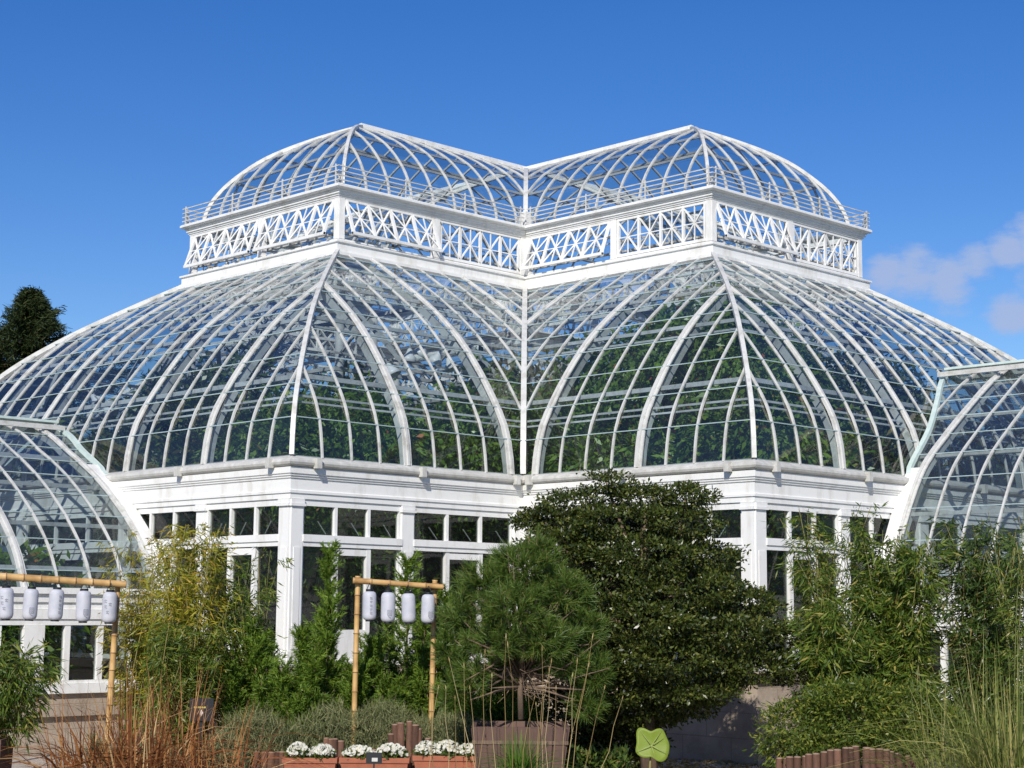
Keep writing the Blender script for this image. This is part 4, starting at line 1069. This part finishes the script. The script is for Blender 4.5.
for (a, b, y, lab, fl, md) in ((288, 341, 757, 'terracotta trough at the left of the row, seen behind dry grass', 'white flowers in the left trough of the row', [(-.42, .46, .19), (.46, .42, .21)]),
                           (344, 412, 757, 'terracotta trough in the middle of the row with a small black tag in front', 'white flowers in the middle trough, two mounds', [(-.46, .46, .20), (.47, .45, .17)]),
                           (416, 484, 755, 'terracotta trough at the right of the row beside the brown tub', 'white flowers in the right trough of the row, beside the tub', [(-.58, .36, .17), (.02, .4, .21), (.6, .36, .2)])):
    bs = trough(a, b, y, 24.6, lab); flowers(*bs, fl, md)
# small black tag before the middle trough
p = at(377, 760, 24.0); base = on_ground(377, 24.0, 0)
root = tag(empty('plant_tag', base), 'small black plant tag on a stake before the middle flower trough', 'plant label')
def face_cam(root): root.rotation_euler = (0, 0, YAW-math.pi/2+math.pi)
mb = MB(); mb.box(-.11, .11, -.006, .006, p[2]-.05, p[2]+.10); tb = mb.build('tag_plate', 'black', root); mb = MB(); mb.box(-.012, .012, -.005, .005, 0, p[2]-.052); mb.build('stake', 'black', root)
mb = MB(); mb.box(-.05, .03, .0065, .0085, p[2]-.02, p[2]+.03); mb.build('paper_label', 'gutter', tb)
root.rotation_euler = (0, 0, YAW+math.pi/2)
# dark name board in the grass
p = at(205, 709, 24.9); base = on_ground(205, 24.9, 0)
root = tag(empty('name_board', base), 'dark square name board with a line of yellow lettering, half hidden in the grasses', 'sign')
mb = MB(); mb.box(-.17, .17, -.012, .012, p[2]-.17, p[2]+.15); bd = mb.build('board', 'sign_dark', root)
mb = MB(); mb.box(-.03, .03, -.035, -.013, 0, p[2]+.1); mb.build('post', 'black', root)
mb = MB(); x = -.06
for w in (.02, .012, .016, .02, .01, .018, .014, .02): mb.box(x, x+w, .0125, .0145, p[2]+.012, p[2]+.036); x += w+.005
mb.build('lettering', 'yellow_ink', bd)
mb = MB(); c = p[2]-.055; mb.add([(-.0, .0135, c-.05), (.028, .0135, c), (.0, .0135, c+.05), (-.028, .0135, c)], [(0, 1, 2, 3)]); mb.build('diamond_mark', 'white_ink', bd)
root.rotation_euler = (0, 0, YAW+math.pi/2-math.pi+math.pi)

# big lime leaf
D = 23.5; k = D/FPX; p = at(651, 745, D); base = on_ground(648, D)
root = tag(empty('elephant_ear', base), 'single large lime-green elephant ear leaf standing before the dark evergreen bush', 'plant')
out = [(-.16, .22), (-.06, .205), (.0, .15), (.065, .205), (.15, .20), (.175, .10), (.225, .02), (.205, -.12), (.15, -.205), (.05, -.19), (.0, -.12), (-.07, -.165), (-.21, -.10), (-.16, .02), (-.18, .12)]
mb = MB(); vs = [p-base]
for x, z in out: vs.append(p-base+rt*x*1.15+UPZ*z*1.1+VIEW_F*(-.05+.9*(x*x)+.25*z))
n = len(out); mb.add(vs, [(0, i+1, (i+1) % n+1) for i in range(n)]); o = mb.build('leaf', 'lime', root, True)
vb = MB()
for x, z in (out[0], out[4], out[7], out[9], out[12], out[5]):
    a_ = p-base-VIEW_F*.06; b_ = p-base+rt*x*.98+UPZ*z*.94+VIEW_F*(-.065+.9*x*x*.8+.25*z); vb.tube([a_, (a_+b_)/2, b_], [.007, .005, .002], 5)
vb.build('veins', 'vein', o, True)
md = o.modifiers.new('subdivision', 'SUBSURF'); md.levels = 2; md.render_levels = 2
md = o.modifiers.new('thickness', 'SOLIDIFY'); md.thickness = .006
mb = MB(); mb.tube([(0, 0, 0), (p-base)*np.array([.5, .5, .55]), p-base+VIEW_F*.02], [.02, .016, .010], 7); mb.build('stalk', 'culm', root, True)

# ------------------------------------------------------------------ bamboo stands and lanterns
def pole(mb, nb, p, q, r, seg=10):
    p, q = np.array(p, float), np.array(q, float); ln = np.linalg.norm(q-p); n = max(2, int(ln/.26)); pts = []; rr = []
    for i in range(n+1):
        t = i/n; c = p+(q-p)*t
        for dt, f in ((-.02/ln, 1.0), (0, 1.12), (.02/ln, 1.0)):
            if 0 <= t+dt <= 1: pts.append(p+(q-p)*(t+dt)); rr.append(r*f*(1-.08*t))
    mb.tube(pts, rr, seg)
    for i in range(1, n):
        c = p+(q-p)*i/n; d = (q-p)/ln; nb.tube([c-d*.006, c+d*.006], r*1.16, seg)
def pole_mesh(name, p, q, r, root):
    mb = MB(); nb = MB(); pole(mb, nb, p, q, r); n = len(mb.f); mb.add(nb.v, nb.f); o = mb.build(name, 'bamboo', root, True)
    o.data.materials.append(M['node']); o.data.polygons.foreach_set('material_index', [0]*n+[1]*(len(mb.f)-n))
def stand(name, label, pl, pr, bar, base_px):
    base = on_ground(*base_px); root = tag(empty(name, base), label, 'lantern stand', 'bamboo lantern stands')
    for pp in (pl, pr):
        if pp is None: continue
        (x0, y0), (x1, y1), D, r = pp; t = at(x0, y0, D); b = on_ground(x1, D); b = np.array([b[0], b[1], 0])
        pole_mesh('pole', b-base, t-base, r, root)
    (x0, y0, D0), (x1, y1, D1), r = bar; pole_mesh('crossbar', at(x0, y0, D0)-base, at(x1, y1, D1)-base, r, root)
    # cord lashings at the joints
    for pp in (pl, pr):
        if pp is None: continue
        (xx, yy), _, D, r2 = pp; mb = MB(); c = at(xx, np.interp(xx, [x0, x1], [y0, y1]), D-.03)-base; mb.tube([c-UPZ*.05, c+UPZ*.05], r2*1.35, 8); mb.build('lashing', 'node', root, True)
    return root
stand('bamboo_lantern_stand', 'bamboo stand with two poles in front of the conifers, four lanterns on its crossbar', ((358, 576), (356, 740), 25.6, .043), ((435, 580), (432, 738), 25.9, .043), ((353, 580.5, 25.5), (443, 587, 25.8), .045), (395, 25.7))
stand('bamboo_lantern_stand', 'bamboo stand cut by the left picture edge, its crossbar before the left wing', ((-78, 568), (-76, 740), 27.6, .05), ((118, 584), (112, 740), 28.1, .05), ((-84, 571, 27.6), (126, 584.5, 28.0), .062), (20, 27.9))
def lantern(px, py0, py1, D, ybar, label, glyph, group, tilt=0.0):
    """white paper lantern hung from the crossbar; py0/py1 top and bottom of its body"""
    k = D/FPX; zt, zb = at(px, py0, D), at(px, py1, D); h = zt[2]-zb[2]; r = h*.245
    c = (zt+zb)/2; root = tag(empty('paper_lantern', c), label, 'lantern', group)
    n = 15; prof = []
    for i in range(n*2+1):
        t = i/(n*2); z = -h/2+h*t; e = min(1, (1-abs(2*t-1))/.36); rad = r*(.60+.40*math.sqrt(max(0, 1-(1-e)**2)))
        prof.append((rad*(1.0 if i % 2 else .978), z))
    mb = MB(); mb.lathe(prof, 22); bd = mb.build('paper_shade', 'paper', root, True)
    mb = MB(); mb.lathe([(0, h/2+.035), (r*.52, h/2+.035), (r*.56, h/2+.03), (r*.56, h/2-.012), (r*.5, h/2-.012)], 18); mb.build('top_ring', 'black', root)
    mb = MB(); mb.lathe([(r*.5, -h/2+.012), (r*.56, -h/2+.010), (r*.56, -h/2-.022), (0, -h/2-.022)], 18); mb.build('bottom_ring', 'black', root)
    zz = at(px, ybar, D)[2]-c[2]; mb = MB(); s = r*.5
    sd = np.array([rt[0], rt[1], 0])
    mb.tube([sd*s+UPZ*(h/2+.02), UPZ*zz], .006, 5); mb.tube([-sd*s+UPZ*(h/2+.02), UPZ*zz], .006, 5); mb.build('hanging_wire', 'black', root)
    # ink marks on the paper: strokes laid on the curved side facing the garden's right
    ac = math.atan2(-fw[1], -fw[0])
    def stroke(mb, u0, v0, u1, v1, w):
        R_ = r*1.006; m_ = 4
        a0, a1 = u0/R_, u1/R_; pts = []
        for i in range(m_+1):
            t = i/m_; a = ac+a0+(a1-a0)*t; pts.append((R_*math.cos(a), R_*math.sin(a), v0+(v1-v0)*t))
        mb.sweep(pts, .006, w, (math.cos(ac+a0), math.sin(ac+a0), 0))
    mb = MB(); w = .016
    if glyph == 'seal':
        cx, cy, q = r*.52, -h*.20, h*.085
        for v in (-q, -q*.3, q*.35, q): stroke(mb, cx-q*.8, cy+v, cx+q*.8, cy+v, w)
        for u in (-.75, .0, .75): stroke(mb, cx+u*q, cy-q, cx+u*q, cy+q, w)
        stroke(mb, cx-q*.6, cy-q*1.4, cx+q*.5, cy-q*2.0, w*.8)
    elif glyph == 'script':
        cx = r*.55
        for j, v in enumerate((.26, .13, .0, -.13, -.25)):
            y = v*h; q = h*.045
            stroke(mb, cx-q, y+q*.6, cx+q*.9, y+q*.2, w); stroke(mb, cx+(.3 if j % 2 else -.2)*q, y+q, cx-(.4 if j % 2 else .1)*q, y-q, w)
            if j % 2 == 0: stroke(mb, cx-q*.8, y-q*.7, cx+q, y-q*.9, w*.8)
    elif glyph == 'mixed':
        for j, (cx, v) in enumerate(((-.25, .20), (-.2, .02), (.1, -.16), (.4, .1))):
            y = v*h; q = h*.05; cx *= r
            stroke(mb, cx-q, y+q*.5, cx+q, y+q*.5, w*.8); stroke(mb, cx, y+q, cx-q*.3, y-q, w*.8); stroke(mb, cx-q*.8, y-q*.6, cx+q, y-q, w*.8)
    if mb.v: mb.build('ink_mark', 'ink', bd)
    root.rotation_euler = (R(RNG.uniform(-2.5, 2.5)), R(RNG.uniform(-2.5, 2.5)), R(RNG.uniform(-14, 14)))
g1, g2 = 'lanterns on the middle stand', 'lanterns on the left stand'
lantern(369.5, 591.5, 620, 25.45, 583, 'leftmost white paper lantern on the middle stand, with vertical script down its right side', 'script', g1)
lantern(388, 592.5, 622, 25.5, 584, 'second white paper lantern from the left on the middle stand, with a small square seal', 'seal', g1)
lantern(408.5, 593.5, 622.5, 25.55, 585, 'third white paper lantern from the left on the middle stand, its front blank', 'none', g1)
lantern(428, 594.5, 623, 25.6, 586, 'rightmost white paper lantern on the middle stand, with a square seal beside the pole', 'seal', g1)
lantern(6, 588, 619, 27.7, 577, 'grey-looking paper lantern at the left picture edge on the left stand', 'mixed', g2)
lantern(30.5, 589, 619.5, 27.75, 579, 'second lantern from the left on the left stand, with a square seal', 'seal', g2)
lantern(56, 589.5, 620, 27.8, 580, 'middle lantern of the left stand, with vertical script', 'script', g2)
lantern(83.5, 591, 621.5, 27.85, 582, 'fourth lantern from the left on the left stand, with a square seal', 'seal', g2)
lantern(109.5, 592, 622.5, 27.9, 583, 'rightmost lantern on the left stand, next to its pole and half behind bamboo leaves', 'mixed', g2)

# ------------------------------------------------------------------ distant spruce
def spruce(px, ytop, D, wpx, label):
    base = on_ground(px, D); h = at(px, ytop, D)[2]; root = tag(empty('spruce_tree', base), label, 'tree')
    cs = []; ds = []; mb = MB(); mb.tube([(0, 0, 0), (0, 0, h*.5), (0, 0, h)], [.3, .14, .02], 8)
    nw = 30
    for i in range(nw):
        z = h-.12-9.5*(i/nw)**1.25; rad = min(3.4, .85*(h-z)**1.1+.03)*RNG.uniform(.7, 1.35)
        for j in range(10):
            a = RNG.uniform(0, 6.283); ln = rad*RNG.uniform(.35, 1.2); d = np.array([math.cos(a), math.sin(a), 0]); e = np.array([0, 0, z])+d*ln+UPZ*(.02*ln+.16*ln*RNG.uniform(0, 1))
            mb.tube([(0, 0, z), np.array([0, 0, z])*.5+e*.5-UPZ*.06*ln, e], [.03, .02, .008], 4)
            for t in np.linspace(.15, 1.05, int(10+ln*9)):
                c = np.array([0, 0, z])*(1-t)+e*t; cs.append(c+RNG.normal(0, .10, 3)*np.array([1, 1, .7])); ds.append(d*.7+np.array([0, 0, .12]))
    mb.build('trunk', 'bark', root)
    cs = np.array(cs); ds = unit(np.array(ds)); K = 12
    V, F = needles(np.repeat(cs, K, 0)+RNG.normal(0, .07, (len(cs)*K, 3)), np.repeat(ds, K, 0)+RNG.normal(0, .55, (len(cs)*K, 3)), .22, .04)
    arr_mesh('crown', V, F, 'spruce', root)
spruce(17, 291, 66, 62, 'dark spruce standing behind the conservatory at the left picture edge')

# ------------------------------------------------------------------ ground
mb = MB(); mb.add([(-600, -600, -.02), (600, -600, -.02), (600, 600, -.02), (-600, 600, -.02)], [(0, 1, 2, 3)]); o = mb.build('ground', 'soil'); tag(o, kind='structure')
mb = MB(); mb.add([(7.7, 7.7, .004), (13.4, 7.7, .004), (24, 7.7, .004), (24, 14, .004), (14, 24, .004), (7.7, 24, .004)], [(0, 1, 2, 3, 4, 5)])
o = mb.build('gravel_path', 'gravel'); tag(o, kind='structure')
mb = MB(); mb.add([(13.5, 3.9, .008), (25, 3.9, .008), (25, 7.6, .008), (13.5, 7.6, .008)], [(0, 1, 2, 3)]); o = mb.build('paving', 'gravel'); tag(o, kind='structure')
mb = MB(); mb.add([(3.9, 13.5, .008), (7.6, 13.5, .008), (7.6, 25, .008), (3.9, 25, .008)], [(0, 1, 2, 3)]); o = mb.build('paving', 'gravel'); tag(o, kind='structure')

# ------------------------------------------------------------------ light, sky
SUN_EL, TRAVEL = R(33), R(-145)
sund = np.array([-math.cos(TRAVEL)*math.cos(SUN_EL), -math.sin(TRAVEL)*math.cos(SUN_EL), math.sin(SUN_EL)])
sl = bpy.data.lights.new('sun', 'SUN'); sl.energy = 4.7; sl.angle = R(.53); sl.color = (1, .94, .84)
so = bpy.data.objects.new('sun', sl); C.objects.link(so); so.rotation_euler = Vector(sund).to_track_quat('Z', 'Y').to_euler()
w = bpy.data.worlds.new('World'); sc.world = w; w.use_nodes = True; nt = w.node_tree
for n in list(nt.nodes): nt.nodes.remove(n)
L = nt.links.new
out = nd(nt, 'ShaderNodeOutputWorld'); bg = nd(nt, 'ShaderNodeBackground'); bg.inputs[1].default_value = .088
sky = nd(nt, 'ShaderNodeTexSky'); sky.sky_type = 'NISHITA'; sky.sun_disc = False; sky.sun_elevation = SUN_EL
sky.sun_rotation = math.atan2(sund[0], sund[1]); sky.air_density = 1.0; sky.dust_density = .0; sky.ozone_density = 3.0; sky.altitude = 0
hs = nd(nt, 'ShaderNodeHueSaturation'); hs.inputs['Saturation'].default_value = 1.37; hs.inputs['Value'].default_value = 1.27; hs.inputs['Hue'].default_value = .517
L(sky.outputs[0], hs.inputs['Color'])
# thin clouds low on the right
tc = nd(nt, 'ShaderNodeTexCoord')
def cloud_dir(px, py): return unit(at(px, py, 10)-CAMP)
def blob(px, py, rad, sx=1):
    c = cloud_dir(px, py)
    dp = nd(nt, 'ShaderNodeVectorMath', operation='DISTANCE'); L(tc.outputs['Generated'], dp.inputs[0]); dp.inputs[1].default_value = tuple(c)
    mr = nd(nt, 'ShaderNodeMapRange'); mr.interpolation_type = 'SMOOTHSTEP'; L(dp.outputs['Value'], mr.inputs[0])
    mr.inputs[1].default_value = 0; mr.inputs[2].default_value = rad; mr.inputs[3].default_value = 1; mr.inputs[4].default_value = 0
    return mr
bl = [blob(1050, 306, .045), blob(1012, 312, .03), blob(885, 270, .03), blob(915, 276, .036), blob(948, 284, .036), blob(975, 262, .026), blob(1005, 248, .024), blob(1040, 240, .03)]
acc = bl[0]
for b in bl[1:]:
    mx = nd(nt, 'ShaderNodeMath', operation='MAXIMUM'); L(acc.outputs[0], mx.inputs[0]); L(b.outputs[0], mx.inputs[1]); acc = mx
mp = nd(nt, 'ShaderNodeMapping'); mp.inputs['Scale'].default_value = (1, 1, 2.4); L(tc.outputs['Generated'], mp.inputs['Vector'])
nz = nd(nt, 'ShaderNodeTexNoise', i_Scale=20.0, i_Detail=10.0, i_Roughness=.62); L(mp.outputs[0], nz.inputs['Vector'])
nr = nd(nt, 'ShaderNodeMapRange'); ad_ = nd(nt, 'ShaderNodeMath', operation='MULTIPLY_ADD'); L(nz.outputs[0], ad_.inputs[0]); ad_.inputs[1].default_value = 2.0; L(acc.outputs[0], ad_.inputs[2]); nr.interpolation_type = 'SMOOTHSTEP'
L(ad_.outputs[0], nr.inputs[0]); nr.inputs[1].default_value = 1.35; nr.inputs[2].default_value = 2.0
mk = nd(nt, 'ShaderNodeMath', operation='MULTIPLY'); mk.use_clamp = True; L(acc.outputs[0], mk.inputs[0]); mk.inputs[1].default_value = 3.0
mu = nd(nt, 'ShaderNodeMath', operation='MULTIPLY'); L(mk.outputs[0], mu.inputs[0]); L(nr.outputs[0], mu.inputs[1])
mu2 = nd(nt, 'ShaderNodeMath', operation='MULTIPLY'); L(mu.outputs[0], mu2.inputs[0]); mu2.inputs[1].default_value = .85
mixc = nd(nt, 'ShaderNodeMixRGB'); L(mu2.outputs[0], mixc.inputs[0]); L(hs.outputs[0], mixc.inputs[1]); mixc.inputs[2].default_value = (4.5, 5.6, 8.4, 1)
L(mixc.outputs[0], bg.inputs[0]); L(bg.outputs[0], out.inputs[0])

vs = sc.view_settings; vs.view_transform = 'Standard'; vs.look = 'None'; vs.gamma = 1; vs.exposure = 0; vs.use_curve_mapping = False
sc.render.engine = 'CYCLES'
cy = sc.cycles; cy.max_bounces = 10; cy.transparent_max_bounces = 40; cy.diffuse_bounces = 3; cy.glossy_bounces = 3; cy.use_denoising = True
cy.sample_clamp_indirect = 6.0
try: cy.denoiser = 'OPENIMAGEDENOISE'
except Exception: pass
